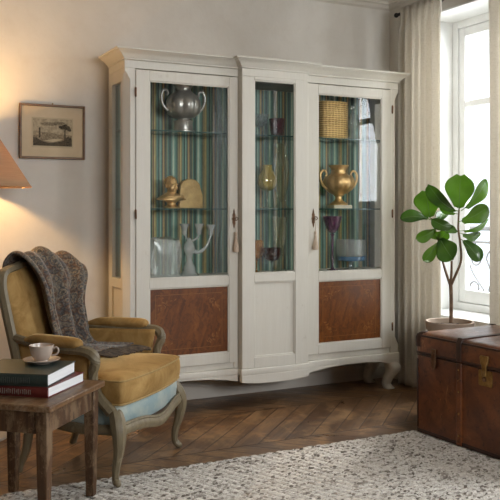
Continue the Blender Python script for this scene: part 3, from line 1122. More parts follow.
# keys with tassels hanging in the two doors
def key_tassel(x, label, grp):
    yk = DF - 0.0125
    k = thing('cabinet_key', label, 'key', (x, yk, 1.142), 0, grp)
    bm = BM()
    tube(bm, [(x, DF - 0.0028, 1.142), (x, yk - 0.012, 1.142)], 0.0032, 8, 1)
    pts = [(x + 0.013 * math.cos(a) * (1 + 0.25 * math.cos(2 * a)), yk - 0.012, 1.142 + 0.011 * math.sin(a)) for a in [2 * PI * i / 16 for i in range(17)]]
    tube(bm, pts, 0.0028, 6, 1, up=(0, 1, 0))
    obj('key_bow', bm, BRONZE, k, world=True)
    bm = BM()
    tube(bm, [(x - 0.002, yk - 0.012, 1.132), (x + 0.002, yk - 0.010, 1.10), (x + 0.004, yk - 0.009, 1.062)], 0.0018, 6, 4)
    obj('tassel_cord', bm, TASSEL, k, world=True)
    bm = BM()
    xt = x + 0.004
    lathe(bm, [(0.001, 0.118), (0.006, 0.116), (0.0085, 0.108), (0.0075, 0.099), (0.0055, 0.094), (0.0085, 0.090), (0.0085, 0.086), (0.007, 0.083), (0.011, 0.060), (0.0155, 0.030), (0.0185, 0.004), (0.016, 0.0), (0.002, 0.001)],
          (xt, yk - 0.008, 0.945), 26, 26, 0.12, (-0.01, 0.085))
    obj('tassel', bm, TASSEL, k, world=True)
    return k
key_tassel(2.066, 'bronze key with cream tassel in the cabinet door nearer the lamp', 'cabinet keys')
key_tassel(2.620, 'bronze key with cream tassel in the cabinet door nearer the window', 'cabinet keys')

# ------------------------------------------------------------------ things in the cabinet
S0, S1, S2 = 0.7965, SZ[0] + 0.0006, SZ[1] + 0.0006

def handles(bm, cx, cy, zs, r_in, r_out, rad, n=8):
    """pair of looped handles left and right of a vase: zs = (low, top)."""
    lo, hi = zs
    for s in (-1, 1):
        pts = [(cx + s * r_in[0], cy, lo), (cx + s * (r_out * 0.93), cy, lo + 0.30 * (hi - lo)), (cx + s * r_out, cy, lo + 0.68 * (hi - lo)),
               (cx + s * (r_out * 0.93), cy, hi + 0.05 * (hi - lo)), (cx + s * (r_out * 0.74), cy, hi + 0.10 * (hi - lo)), (cx + s * r_in[1], cy, hi - 0.06 * (hi - lo))]
        tube(bm, pts, [rad * 1.1, rad, rad, rad, rad * 0.9, rad], n, 6, up=(0, 1, 0))

# pewter urn, lamp-side wing, top shelf
u = thing('pewter_urn', 'lobed pewter urn with two handles on the top cabinet shelf', 'urn', (1.806, -0.195, S2))
bm = BM()
lathe(bm, [(0.002, 0.0), (0.066, 0.0), (0.066, 0.010), (0.058, 0.014), (0.056, 0.062), (0.060, 0.068), (0.034, 0.074), (0.036, 0.084), (0.070, 0.092), (0.097, 0.115), (0.108, 0.150),
           (0.106, 0.185), (0.090, 0.215), (0.062, 0.236), (0.048, 0.248), (0.046, 0.262), (0.058, 0.282), (0.066, 0.290), (0.060, 0.292), (0.044, 0.270), (0.002, 0.262)],
      (0, 0, 0), 64, 8, 0.10, (0.085, 0.235))
obj('body', bm, PEWTER, u)
for s in (-1, 1):
    bm = BM()
    tube(bm, [(s * 0.098, 0, 0.125), (s * 0.128, 0, 0.160), (s * 0.140, 0, 0.205), (s * 0.130, 0, 0.245), (s * 0.108, 0, 0.250), (s * 0.098, 0, 0.232), (s * 0.106, 0, 0.220)],
         [0.010, 0.009, 0.009, 0.009, 0.008, 0.007, 0.006], 10, 6, up=(0, 1, 0))
    obj('handle', bm, PEWTER, u)

# gilt bust
b = thing('gilt_bust', 'small gold bust of a short-haired person on the middle cabinet shelf', 'statue', (1.722, -0.215, S1), 0.22)
bm = BM()
lathe(bm, [(0.002, 0), (0.044, 0), (0.046, 0.008), (0.038, 0.013), (0.028, 0.020), (0.026, 0.030), (0.032, 0.0385), (0.002, 0.0395)], (0, 0, 0), 32)
obj('socle', bm, GOLD, b)
bm = BM()
def ell(x, y, z, rx, ry, rz, n=20):
    ball(bm, (x, y, z), 1.0, n, 14, (rx, ry, rz))
ell(0, 0.006, 0.150, 0.0345, 0.041, 0.040)          # skull
ell(0, -0.014, 0.128, 0.0265, 0.028, 0.036)         # face
ell(0, -0.033, 0.103, 0.0120, 0.0110, 0.0100)       # chin
ell(0, -0.043, 0.127, 0.0055, 0.0085, 0.0130)       # nose
ell(0, -0.045, 0.120, 0.0075, 0.0075, 0.0050)       # nose tip
ell(0, -0.040, 0.1105, 0.0095, 0.0060, 0.0035)      # lips
for q_ in (-1, 1):
    ell(q_ * 0.0125, -0.036, 0.1435, 0.0110, 0.0065, 0.0035)   # brow
    ell(q_ * 0.0165, -0.028, 0.121, 0.0110, 0.0100, 0.0120)    # cheek
    ell(q_ * 0.0345, 0.004, 0.132, 0.0050, 0.0080, 0.0125)     # ear
tube(bm, [(0, 0.006, 0.125), (0, 0.008, 0.098), (0, 0.008, 0.076)], [0.022, 0.021, 0.030], 18, 6)
rs = []
for z, rx, ry, oy in ((0.036, 0.030, 0.026, 0.0), (0.044, 0.036, 0.030, 0.0), (0.052, 0.056, 0.036, 0.0), (0.058, 0.096, 0.040, 0.0), (0.065, 0.104, 0.040, 0.003), (0.074, 0.084, 0.038, 0.006), (0.086, 0.054, 0.032, 0.008), (0.098, 0.030, 0.026, 0.008)):
    rs.append([(rx * math.cos(a), oy + ry * math.sin(a) * (1.15 if math.sin(a) < 0 else 0.9), z - 0.10 * rx * math.cos(a) ** 2) for a in [2 * PI * i / 36 for i in range(36)]])
rings(bm, rs)
for k in range(5):       # folds of the drapery
    tube(bm, [(-0.085 + 0.006 * k, -0.030 - 0.004 * k, 0.052 + 0.004 * k), (-0.02 + 0.01 * k, -0.049 - 0.001 * k, 0.050 + 0.005 * k), (0.06, -0.040, 0.062 + 0.004 * k)], 0.004, 8, 6)
o = obj('figure', bm, GOLD, b)
rm = o.modifiers.new('fuse', 'REMESH')
rm.mode = 'VOXEL'
rm.voxel_size = 0.0022
rm.use_smooth_shade = True
bm = BM()
rn = random.Random(3)
for k in range(95):
    a, e = rn.random() * 2 * PI, -0.25 + rn.random() * 1.8
    x_, y_, z_ = 0.035 * math.cos(a) * math.cos(e), 0.042 * math.sin(a) * math.cos(e) + 0.008, 0.150 + 0.040 * math.sin(e)
    if y_ < 0.0 and z_ < 0.178:
        continue
    ball(bm, (x_, y_, z_), 0.0062, 8, 6, (1, 1, 0.8))
o = obj('hair', bm, GOLD, b)
rm = o.modifiers.new('fuse', 'REMESH')
rm.mode = 'VOXEL'
rm.voxel_size = 0.0024
rm.use_smooth_shade = True

# gilt plaque behind the bust
bm = BM()
pts = []
W_, H_ = 0.083, 0.182
for i in range(9):
    a = PI * i / 8
    pts.append((W_ * 0.86 * math.cos(a) - 0.004, H_ * 0.70 + H_ * 0.30 * math.sin(a)))
pts = [(W_, 0.0), (W_ * 1.0, H_ * 0.45)] + pts + [(-W_ * 0.98, H_ * 0.45), (-W_, 0.0)]
prism(bm, pts, -0.011, 0.011, 'y')
single('gilt_plaque', bm, GOLD_MATT, 'rounded gold plaque standing behind the gold bust', 'plaque', (1.884, -0.118, S1), 0.12, bevel=0.005)

# frosted candelabrum and cloudy glass sculpture on the cabinet floor
c = thing('glass_candelabrum', 'three-armed frosted glass candelabrum on the cabinet floor', 'candelabrum', (1.842, -0.20, S0))
bm = BM()
lathe(bm, [(0.002, 0), (0.060, 0), (0.062, 0.006), (0.052, 0.014), (0.040, 0.030), (0.034, 0.055), (0.022, 0.085), (0.018, 0.108), (0.024, 0.128), (0.034, 0.150), (0.037, 0.170), (0.030, 0.195), (0.018, 0.214), (0.012, 0.226), (0.002, 0.232)],
      (0, 0, 0), 40, 20, 0.06, (0.004, 0.10))
obj('stem', bm, G_FROST, c)
cups = [((-0.004, 0, 0.195), (-0.018, 0, 0.232), (-0.030, 0, 0.252)), ((0.006, 0, 0.205), (0.046, -0.012, 0.228), (0.058, -0.014, 0.252)), ((0.026, 0, 0.150), (0.092, 0.004, 0.158), (0.146, 0.008, 0.245))]
for k, (p0, p1, p2) in enumerate(cups):
    bm = BM()
    mid = [p0, p1, p2] if k < 2 else [p0, (0.062, 0.002, 0.142), (0.105, 0.005, 0.165), (0.132, 0.007, 0.205), p2]
    tube(bm, mid, [0.009, 0.007, 0.007] if k < 2 else [0.014, 0.012, 0.010, 0.008, 0.007], 12, 8, up=(0, 1, 0))
    a_ = obj('arm', bm, G_FROST, c)
    bm = BM()
    lathe(bm, [(0.002, 0), (0.012, 0.0), (0.016, 0.010), (0.015, 0.024), (0.022, 0.044), (0.032, 0.066), (0.029, 0.067), (0.019, 0.046), (0.012, 0.030), (0.002, 0.028)], (p2[0], p2[1], p2[2] - 0.004), 24, 8, 0.1, (0.02, 0.07))
    obj('candle_cup', bm, G_FROST, a_)
bm = BM()
def veil(u, v):
    a = 2 * PI * u
    ca, sa = math.cos(a), math.sin(a)
    r = 1 + 0.05 * math.sin(5 * a + 5 * v) + 0.03 * math.sin(9 * a - 4 * v)
    top = 1 - 0.05 * v * math.sin(2.5 * a + 1)
    return (0.100 * r * math.copysign(abs(ca) ** 0.45, ca) * (1 - 0.10 * v ** 8), 0.040 * r * math.copysign(abs(sa) ** 0.6, sa) * (1 - 0.3 * v ** 8), 0.228 * v * top)
V = grid(bm, veil, 72, 24, True)
bm.faces.new(V[0][::-1]); bm.faces.new(V[-1])
single('glass_sculpture', bm, G_VEIL, 'cloudy rippled glass block beside the glass candelabrum on the cabinet floor', 'ornament', (1.668, -0.235, S0 + 0.0005), 0.0)

# middle bay
def glassware(name, label, cat, x, y, z, parts, group=None, rz=0.0):
    """parts: (part name, profile, material, lobes)"""
    g = thing(name, label, cat, (x, y, z), rz, group)
    for pn, prof, m, lob in parts:
        bm = BM()
        if lob:
            lathe(bm, prof, (0, 0, 0), 48, lob[0], lob[1], lob[2])
        else:
            lathe(bm, prof, (0, 0, 0), 36)
        obj(pn, bm, m, g)
    return g

glassware('glass_compote', 'pale smoke-glass footed dish on the top shelf of the middle bay', 'dish', 2.352, -0.135, S2, [
    ('foot', [(0.002, 0), (0.034, 0), (0.032, 0.005), (0.010, 0.012), (0.006, 0.022), (0.006, 0.052), (0.012, 0.060), (0.002, 0.062)], G_SMOKE, None),
    ('bowl', [(0.002, 0.0625), (0.020, 0.064), (0.042, 0.078), (0.056, 0.104), (0.062, 0.140), (0.060, 0.142), (0.052, 0.106), (0.038, 0.084), (0.002, 0.072)], G_SMOKE, (7, 0.14, (0.062, 0.2)))])
glassware('plum_glass_bowl', 'small plum-coloured glass bowl on the top shelf of the middle bay', 'bowl', 2.440, -0.215, S2, [
    ('bowl', [(0.002, 0.0), (0.034, 0.0), (0.038, 0.004), (0.044, 0.030), (0.050, 0.075), (0.053, 0.112), (0.050, 0.112), (0.046, 0.075), (0.038, 0.020), (0.002, 0.012)], G_PLUM, None)])
glassware('yellow_glass_goblet', 'olive-yellow lobed glass goblet on the middle shelf of the middle bay', 'goblet', 2.372, -0.205, S1, [
    ('foot', [(0.002, 0), (0.044, 0), (0.042, 0.004), (0.012, 0.012), (0.006, 0.026), (0.006, 0.090), (0.014, 0.106), (0.002, 0.110)], G_PALEY, None),
    ('bowl', [(0.002, 0.1105), (0.026, 0.112), (0.052, 0.130), (0.062, 0.160), (0.058, 0.200), (0.040, 0.235), (0.030, 0.262), (0.034, 0.275), (0.031, 0.275), (0.028, 0.262), (0.037, 0.235), (0.055, 0.200), (0.059, 0.160), (0.050, 0.134), (0.002, 0.118)], G_YELLOW, (8, 0.10, (0.11, 0.25)))])
glassware('straw_glass_vase', 'tall pale straw-coloured glass vase on the middle shelf of the middle bay', 'vase', 2.500, -0.160, S1, [
    ('body', [(0.002, 0), (0.046, 0), (0.048, 0.006), (0.030, 0.030), (0.026, 0.060), (0.040, 0.130), (0.050, 0.220), (0.044, 0.310), (0.030, 0.370), (0.040, 0.420), (0.037, 0.420), (0.027, 0.370), (0.041, 0.310), (0.047, 0.220), (0.037, 0.130), (0.022, 0.060), (0.002, 0.040)], G_PALEY, (10, 0.08, (0.05, 0.41)))])
glassware('amber_goblet', 'short-stemmed amber glass goblet on the cabinet floor of the middle bay', 'goblet', 2.318, -0.165, S0, [
    ('foot', [(0.002, 0), (0.036, 0), (0.034, 0.004), (0.008, 0.010), (0.005, 0.020), (0.005, 0.070), (0.012, 0.082), (0.002, 0.085)], G_AMBER, None),
    ('bowl', [(0.002, 0.0855), (0.020, 0.088), (0.040, 0.108), (0.046, 0.140), (0.042, 0.205), (0.040, 0.205), (0.043, 0.140), (0.037, 0.111), (0.002, 0.094)], G_AMBER, None)])
glassware('ruby_goblet', 'dark ruby wine glass on the cabinet floor of the middle bay', 'goblet', 2.380, -0.255, S0, [
    ('foot', [(0.002, 0), (0.038, 0), (0.036, 0.004), (0.008, 0.010), (0.0045, 0.020), (0.0045, 0.062), (0.010, 0.072), (0.002, 0.075)], G_SMOKE, None),
    ('bowl', [(0.002, 0.0755), (0.020, 0.077), (0.046, 0.092), (0.058, 0.120), (0.056, 0.160), (0.054, 0.160), (0.055, 0.122), (0.043, 0.096), (0.002, 0.082)], G_RED, None)])
glassware('glass_flute', 'tall straw-tinted glass flute on the cabinet floor beside the ruby glass', 'vase', 2.492, -0.150, S0, [
    ('body', [(0.002, 0), (0.050, 0), (0.048, 0.006), (0.020, 0.020), (0.014, 0.050), (0.022, 0.110), (0.036, 0.200), (0.042, 0.290), (0.052, 0.350), (0.049, 0.350), (0.039, 0.290), (0.033, 0.200), (0.018, 0.115), (0.002, 0.100)], G_PALEY, (9, 0.10, (0.05, 0.36)))])

# window-side wing
bk = thing('gilt_basket', 'gold woven oval basket on the top cabinet shelf', 'basket', (2.888, -0.150, S2))
bm = BM()
rs = []
N = 72
for i in range(31):
    t = i / 30
    z = 0.244 * t
    k = 1 + 0.03 * math.sin(PI * t) + 0.006 * (1 if i % 2 else -1)
    rs.append([(0.108 * k * math.copysign(abs(math.cos(a)) ** 0.7, math.cos(a)) + 0.0025 * math.cos(36 * a / 2 + PI * (i % 2)) * math.cos(a),
                0.062 * k * math.copysign(abs(math.sin(a)) ** 0.7, math.sin(a)) + 0.0025 * math.cos(36 * a / 2 + PI * (i % 2)) * math.sin(a), z) for a in [2 * PI * j / N for j in range(N)]])
rs += [[(p[0] * 0.93, p[1] * 0.90, 0.244) for p in rs[-1]], [(p[0] * 0.90, p[1] * 0.86, 0.02) for p in rs[-1]]]
rings(bm, rs)
obj('body', bm, WICKER, bk)
bm = BM()
pts = [(0.108 * math.copysign(abs(math.cos(a)) ** 0.7, math.cos(a)), 0.062 * math.copysign(abs(math.sin(a)) ** 0.7, math.sin(a)), 0.246) for a in [2 * PI * j / 48 for j in range(49)]]
tube(bm, pts, 0.0065, 8, 1, loop=True)
obj('rim', bm, WICKER, bk)
dc = glassware('glass_decanter', 'clear glass decanter with round stopper beside the gold basket', 'decanter', 3.040, -0.175, S2, [
    ('body', [(0.002, 0), (0.032, 0), (0.034, 0.008), (0.022, 0.030), (0.016, 0.060), (0.026, 0.082), (0.038, 0.108), (0.034, 0.135), (0.018, 0.155), (0.014, 0.180), (0.022, 0.186), (0.002, 0.187)], G_CLEAR, None),
    ('stopper', [(0.002, 0.1875), (0.010, 0.188), (0.008, 0.196), (0.018, 0.206), (0.022, 0.220), (0.016, 0.234), (0.002, 0.240)], G_CLEAR, None)])
bm = BM()
tube(bm, [(0.014, 0, 0.170), (0.040, 0, 0.168), (0.056, 0, 0.135), (0.046, 0, 0.098), (0.034, 0, 0.094)], 0.005, 8, 6, up=(0, 1, 0))
obj('handle', bm, G_CLEAR, dc)

gu = thing('gilt_urn', 'large gold two-handled urn on cream block on the middle cabinet shelf', 'urn', (2.906, -0.21, S1))
bm = BM(); box(bm, -0.070, 0.070, -0.055, 0.055, 0.0, 0.022)
obj('plinth', bm, CREAM, gu, bevel=0.003)
bm = BM()
lathe(bm, [(0.002, 0.0225), (0.060, 0.0225), (0.062, 0.030), (0.050, 0.038), (0.030, 0.050), (0.022, 0.066), (0.024, 0.080), (0.034, 0.086), (0.036, 0.092), (0.060, 0.102), (0.090, 0.125), (0.106, 0.158), (0.106, 0.182),
           (0.094, 0.206), (0.066, 0.222), (0.054, 0.230), (0.050, 0.250), (0.054, 0.266), (0.066, 0.278), (0.068, 0.285), (0.060, 0.286), (0.046, 0.262), (0.002, 0.250)],
      (0, 0, 0), 72, 9, 0.07, (0.09, 0.225))
obj('body', bm, GOLD, gu)
for s in (-1, 1):
    bm = BM()
    tube(bm, [(s * 0.092, 0, 0.128), (s * 0.122, 0, 0.150), (s * 0.142, 0, 0.190), (s * 0.140, 0, 0.232), (s * 0.116, 0, 0.250), (s * 0.096, 0, 0.236), (s * 0.098, 0, 0.214), (s * 0.106, 0, 0.212)],
         [0.007, 0.008, 0.0085, 0.0085, 0.008, 0.007, 0.006, 0.006], 10, 6, up=(0, 1, 0))
    obj('handle', bm, GOLD, gu)

glassware('amethyst_goblet', 'tall slender amethyst wine glass on the cabinet floor', 'goblet', 2.860, -0.205, S0, [
    ('foot', [(0.002, 0), (0.038, 0), (0.036, 0.004), (0.012, 0.010), (0.0065, 0.022), (0.0060, 0.120), (0.0075, 0.215), (0.016, 0.240), (0.002, 0.244)], G_PURPLE, None),
    ('bowl', [(0.002, 0.2445), (0.018, 0.246), (0.038, 0.268), (0.052, 0.305), (0.066, 0.356), (0.063, 0.356), (0.049, 0.307), (0.035, 0.272), (0.002, 0.252)], G_PURPLE, None)])
glassware('glass_footed_bowl', 'clear straight-sided footed glass bowl with a blue base on the cabinet floor', 'bowl', 3.008, -0.20, S0, [
    ('foot', [(0.002, 0), (0.048, 0), (0.046, 0.005), (0.016, 0.014), (0.010, 0.030), (0.014, 0.048), (0.040, 0.058), (0.002, 0.060)], G_CLEAR, None),
    ('blue_base', [(0.002, 0.0605), (0.094, 0.0605), (0.099, 0.068), (0.099, 0.088), (0.090, 0.090), (0.002, 0.086)], G_BLUE, None),
    ('bowl', [(0.002, 0.0908), (0.098, 0.0908), (0.101, 0.098), (0.101, 0.200), (0.098, 0.200), (0.098, 0.099), (0.002, 0.096)], G_CLEAR, None)])

# ------------------------------------------------------------------ framed picture on the wall
p = thing('framed_print', 'small dark-framed landscape engraving hanging on the plaster wall above the armchair', 'picture', (1.064, -0.002, 1.648))
w2, h2 = 0.190, 0.158
bm = BM()
f = 0.013
box(bm, -w2, -w2 + f, -0.022, 0.0, -h2, h2); box(bm, w2 - f, w2, -0.022, 0.0, -h2, h2)
box(bm, -w2 + f, w2 - f, -0.022, 0.0, h2 - f, h2); box(bm, -w2 + f, w2 - f, -0.022, 0.0, -h2, -h2 + f)
obj('frame', bm, FRAMEWOOD, p, bevel=0.003)
bm = BM(); box(bm, -w2 + f - 0.002, w2 - f + 0.002, -0.010, -0.004, -h2 + f - 0.002, h2 - f + 0.002)
obj('mount_board', bm, MATBOARD, p, smooth=False)
bm = BM()
a, b_, c_, d_ = -0.112, 0.112, -0.082, 0.074
box(bm, a - 0.008, b_ + 0.008, -0.0108, -0.0101, c_ - 0.010, d_ + 0.008, 0)
def flat(pts, k, mi):
    prism(bm, pts, -0.0108 - 0.0003 * k, -0.0107, 'y', mi)
flat([(a, c_), (b_, c_), (b_, d_), (a, d_)], 1, 3)                 # toned sky
rn = random.Random(9)
def blob(cx, cz, rx, rz, k, mi, n=22, j=0.28):
    flat([(cx + rx * (1 - j * rn.random()) * math.cos(2 * PI * i / n), max(c_ + 0.001, cz + rz * (1 - j * rn.random()) * math.sin(2 * PI * i / n))) for i in range(n)], k, mi)
blob(-0.02, 0.044, 0.055, 0.012, 2, 2); blob(0.035, 0.052, 0.045, 0.009, 2, 2)
flat([(a, c_), (b_, c_), (b_, -0.018), (0.05, -0.014), (0.0, -0.020), (-0.06, -0.016), (a, -0.022)], 2, 2)       # far ground
flat([(-0.064, -0.035), (-0.064, -0.004), (-0.020, -0.004), (0.030, -0.013), (0.072, -0.020), (0.072, -0.035)], 3, 2)     # long building
for i in range(0):
    flat([(-0.058 + i * 0.013, -0.026), (-0.052 + i * 0.013, -0.026), (-0.052 + i * 0.013, -0.010 - i * 0.0008), (-0.058 + i * 0.013, -0.010 - i * 0.0008)], 4, 1)
flat([(-0.080, -0.035), (-0.080, 0.022), (-0.070, 0.022), (-0.070, -0.035)], 3, 1)                                 # tower
flat([(a, c_), (b_, c_), (b_, -0.040), (0.09, -0.030), (0.066, -0.048), (0.03, -0.058), (-0.02, -0.066), (-0.06, -0.056), (-0.09, -0.040), (a, -0.034)], 5, 1)   # dark foreground
flat([(-0.05, -0.052), (0.0, -0.060), (0.04, -0.050), (0.060, -0.040), (0.0, -0.042)], 6, 0)
flat([(0.066, -0.045), (0.078, -0.045), (0.074, 0.0), (0.078, 0.024), (0.070, 0.024), (0.068, 0.0)], 6, 1)
for cx_, cz_, r in ((0.058, 0.026, 0.020), (0.088, 0.024, 0.022), (0.072, 0.038, 0.018), (0.044, 0.030, 0.012), (0.100, 0.012, 0.012), (0.092, -0.036, 0.020), (-0.095, -0.044, 0.016)):
    blob(cx_, cz_, r, r * 0.62, 7, 1, 26, 0.4)
o = obj('print', bm, [PAPER, INK, INK_MID, INK_SKY], p, smooth=False)
o['label'] = 'brown-toned engraving of a landscape with trees and a long building'
bm = BM(); tube(bm, [(0, -0.004, h2 + 0.004), (0, -0.012, h2 + 0.006)], 0.004, 8, 1)
obj('hanging_hook', bm, BRASS, p)

# ------------------------------------------------------------------ standing lamp
LX, LY = 0.610, -0.300
lp = thing('floor_lamp', 'lit floor lamp with a tapered buff cloth shade beside the armchair', 'lamp', (LX, LY, 0.0))
bm = BM()
lathe(bm, [(0.002, 0.001), (0.150, 0.001), (0.152, 0.010), (0.146, 0.020), (0.110, 0.034), (0.050, 0.046), (0.022, 0.054), (0.002, 0.056)], (0, 0, 0), 48)
obj('base', bm, STONE, lp)
bm = BM()
lathe(bm, [(0.002, 0.0565), (0.018, 0.057), (0.018, 0.075), (0.010, 0.085), (0.010, 1.36), (0.016, 1.37), (0.016, 1.41), (0.002, 1.412)], (0, 0, 0), 20)
obj('pole', bm, BRASS, lp)
bm = BM()
lathe(bm, [(0.002, 1.4125), (0.017, 1.414), (0.017, 1.468), (0.014, 1.470), (0.002, 1.471)], (0, 0, 0), 20)
obj('bulb_holder', bm, BRASS, lp)
bm = BM(); ball(bm, (0, 0, 1.508), 0.030, 20, 12, (1, 1, 1.15))
obj('bulb', bm, emit('glowing_bulb', (1.0, 0.62, 0.28), 30.0), lp)
bm = BM()
grid(bm, lambda u, v: ((0.270 + (0.098 - 0.270) * v) * math.cos(2 * PI * u), (0.270 + (0.098 - 0.270) * v) * math.sin(2 * PI * u), 1.317 + 0.270 * v), 64, 6, True)
sh = obj('lamp_shade', bm, SHADE, lp, solid=0.0016)
bm = BM()
for r, z in ((0.2705, 1.317), (0.0985, 1.587)):
    tube(bm, [(r * math.cos(2 * PI * i / 48), r * math.sin(2 * PI * i / 48), z) for i in range(49)], 0.003, 6, 1, loop=True)
obj('shade_rim', bm, SHADE, sh)
bm = BM()
for k in range(3):
    a = 2 * PI * k / 3
    tube(bm, [(0.012 * math.cos(a), 0.012 * math.sin(a), 1.411), (0.06 * math.cos(a), 0.06 * math.sin(a), 1.50), (0.097 * math.cos(a), 0.097 * math.sin(a), 1.586)], 0.0015, 6, 3)
obj('shade_carrier', bm, BRASS, sh)
ld = bpy.data.lights.new('lamp_glow', 'POINT')
ld.energy = 150
ld.color = (1.0, 0.60, 0.24)
ld.shadow_soft_size = 0.034
lo = bpy.data.objects.new('lamp_glow', ld)
COL.objects.link(lo)
lo.location = (LX, LY, 1.510)

# ------------------------------------------------------------------ rug
bm = BM()
RX0, RX1, RY0, RY1 = -0.55, 3.20, -3.70, -1.235
RP, RL = 0.034, 0.046
def rugz(x, y):
    row = y / RP
    i = math.floor(row)
    fy = row - i
    xx = x / RL + (i % 3) / 3.0 + 0.6 * (fy - 0.5)
    fx = xx - math.floor(xx)
    a = max(0.0, 1 - (2 * fy - 1) ** 2)
    b = max(0.0, 1 - (2 * fx - 1) ** 4)
    return 0.0125 * math.sqrt(a) * (0.10 + 0.90 * math.sqrt(b))
jit = random.Random(2)
ysr = [RY1 - 0.0042 * k for k in range(250)]
ysr += [ysr[-1] - (ysr[-1] - RY0) * k / 60 for k in range(1, 61)]
xsr = [RX0 + 0.03 * k for k in range(28)]
while xsr[-1] < RX1:
    xsr.append(xsr[-1] + 0.0055)
VR = []
for jy, y in enumerate(ysr):
    row_ = []
    for ix, x in enumerate(xsr):
        edge = min(x - RX0, xsr[-1] - x, RY1 - y, y - RY0)
        z = 0.0015 + rugz(x, y) * min(1, max(0, edge) / 0.010 + 0.25) + 0.0012 * jit.random()
        if edge < 1e-6:
            z = 0.0005
        e = 0.004 * math.sin(x * 31) + 0.003 * math.sin(x * 83 + 1)
        row_.append(bm.verts.new((x, y + (e if jy < 4 else 0), z)))
    VR.append(row_)
for jy in range(len(ysr) - 1):
    a, b = VR[jy], VR[jy + 1]
    for ix in range(len(xsr) - 1):
        bm.faces.new((a[ix], b[ix], b[ix + 1], a[ix + 1]))
single('wool_rug', bm, RUGM, 'cream and taupe braided wool rug on the parquet floor', 'rug')

# ------------------------------------------------------------------ armchair
CHX, CHY = 1.067, -0.972
ch = thing('armchair', 'carved grey-painted armchair upholstered in gold velvet, throw over its back', 'chair', (CHX, CHY, 0.0), PI / 4)
def yb(z):      # centre of the raked back at height z
    return 0.235 + (z - 0.30) * 0.205
# back frame (closed hoop of moulded wood)
def hoop(n=1):
    L = [(-0.225, 0.30), (-0.250, 0.42), (-0.262, 0.58), (-0.274, 0.76), (-0.274, 0.855), (-0.240, 0.908), (-0.150, 0.926), (-0.06, 0.939), (0.0, 0.943)]
    return L + [(-x, z) for x, z in L[-2::-1]]
bm = BM()
hp = [(x, yb(z), z) for x, z in hoop()]
tube(bm, hp, 0.021, 14, 6, 1.0, 1.15, up=(0, 1, 0), flute=0.10)
tube(bm, [(-0.225, yb(0.36), 0.36), (0, yb(0.36), 0.365), (0.225, yb(0.36), 0.36)], 0.020, 12, 6)
obj('back_frame', bm, CHAIRPAINT, ch)
# upholstered back, front and rear faces
hx = smooth_path([(x, z) for x, z in hoop()], 8)
def half_w(z):
    best = 0.0
    for (xa, za), (xb, zb) in zip(hx, hx[1:]):
        if xa < 0 and (za - z) * (zb - z) <= 0 and za != zb:
            t = (z - za) / (zb - za)
            best = max(best, -(xa + (xb - xa) * t))
    return best
bm = BM()
def pad(u, v):
    a = 2 * PI * u
    z = 0.365 + (0.925 - 0.365) * v
    w = max(half_w(z) - 0.012, 0.03)
    e = 1 - abs(2 * v - 1) ** 5
    ca, sa = math.cos(a), math.sin(a)
    x_ = w * math.copysign(abs(ca) ** 0.6, ca)
    th = 0.050 if sa < 0 else 0.022
    y_ = th * (0.30 + 0.70 * e) * math.copysign(abs(sa) ** 0.75, sa)
    return (x_, yb(z) + y_, z)
V = grid(bm, pad, 44, 26, True)
bm.faces.new(V[0][::-1]); bm.faces.new(V[-1])
obj('backrest', bm, VELVET, ch, angle=80)
# seat base: faded blue band
def seat_outline(o=0.0, n=10):
    f = [(-0.318 - o + (0.636 + 2 * o) * i / n, -0.262 - o - 0.040 * math.sin(PI * i / n)) for i in range(n + 1)]
    return f + [(0.238 + o, 0.225), (-0.238 - o, 0.225)]
bm = BM()
rings(bm, [[(x, y, z) for x, y in seat_outline(o)] for o, z in ((-0.006, 0.262), (0.0, 0.275), (0.004, 0.315), (0.0, 0.350), (-0.008, 0.356))])
o = obj('seat_base', bm, BLUEFAB, ch, angle=60)
o['label'] = 'worn pale blue fabric band under the cushion'
# carved seat rail below the band
bm = BM()
n = 16
fr_ = [(-0.318 + 0.636 * i / n, -0.272 - 0.044 * math.sin(PI * i / n), 0.252 - 0.026 * math.sin(PI * i / n) ** 2 + 0.012 * math.sin(2 * PI * i / n) ** 2) for i in range(n + 1)]
tube(bm, fr_, 0.021, 12, 2, 0.8, 1.1, flute=0.10)
tube(bm, [(x, y - 0.003, z + 0.026) for x, y, z in fr_], 0.0075, 8, 2)
for s in (-1, 1):
    tube(bm, [(s * 0.318, -0.262, 0.255), (s * 0.283, -0.02, 0.240), (s * 0.240, 0.225, 0.262)], 0.020, 12, 6, 0.8, 1.15)
tube(bm, [(-0.24, 0.232, 0.275), (0.24, 0.232, 0.275)], 0.022, 10, 1)
obj('seat_rail', bm, CHAIRPAINT, ch)
# legs
for s in (-1, 1):
    bm = BM()
    tube(bm, [(s * 0.300, -0.238, 0.335), (s * 0.318, -0.262, 0.290), (s * 0.330, -0.276, 0.235), (s * 0.326, -0.270, 0.165), (s * 0.314, -0.252, 0.090), (s * 0.314, -0.250, 0.040), (s * 0.322, -0.262, 0.034 if s < 0 else 0.020), (s * 0.326, -0.268, 0.0265 if s < 0 else 0.0125)],
         [0.029, 0.034, 0.031, 0.0235, 0.0175, 0.0150, 0.018, 0.012], 14, 6, flute=0.06)
    ball(bm, (s * 0.326, -0.268, 0.0310 if s < 0 else 0.0155), 0.0145, 12, 8)
    obj('leg', bm, CHAIRPAINT, ch)
for s in (-1, 1):
    bm = BM()
    tube(bm, [(s * 0.228, 0.226, 0.330), (s * 0.230, 0.232, 0.22), (s * 0.232, 0.246, 0.11), (s * 0.236, 0.276, 0.030), (s * 0.238, 0.286, 0.0015)], [0.026, 0.024, 0.020, 0.018, 0.019], 12, 6)
    obj('leg', bm, CHAIRPAINT, ch)
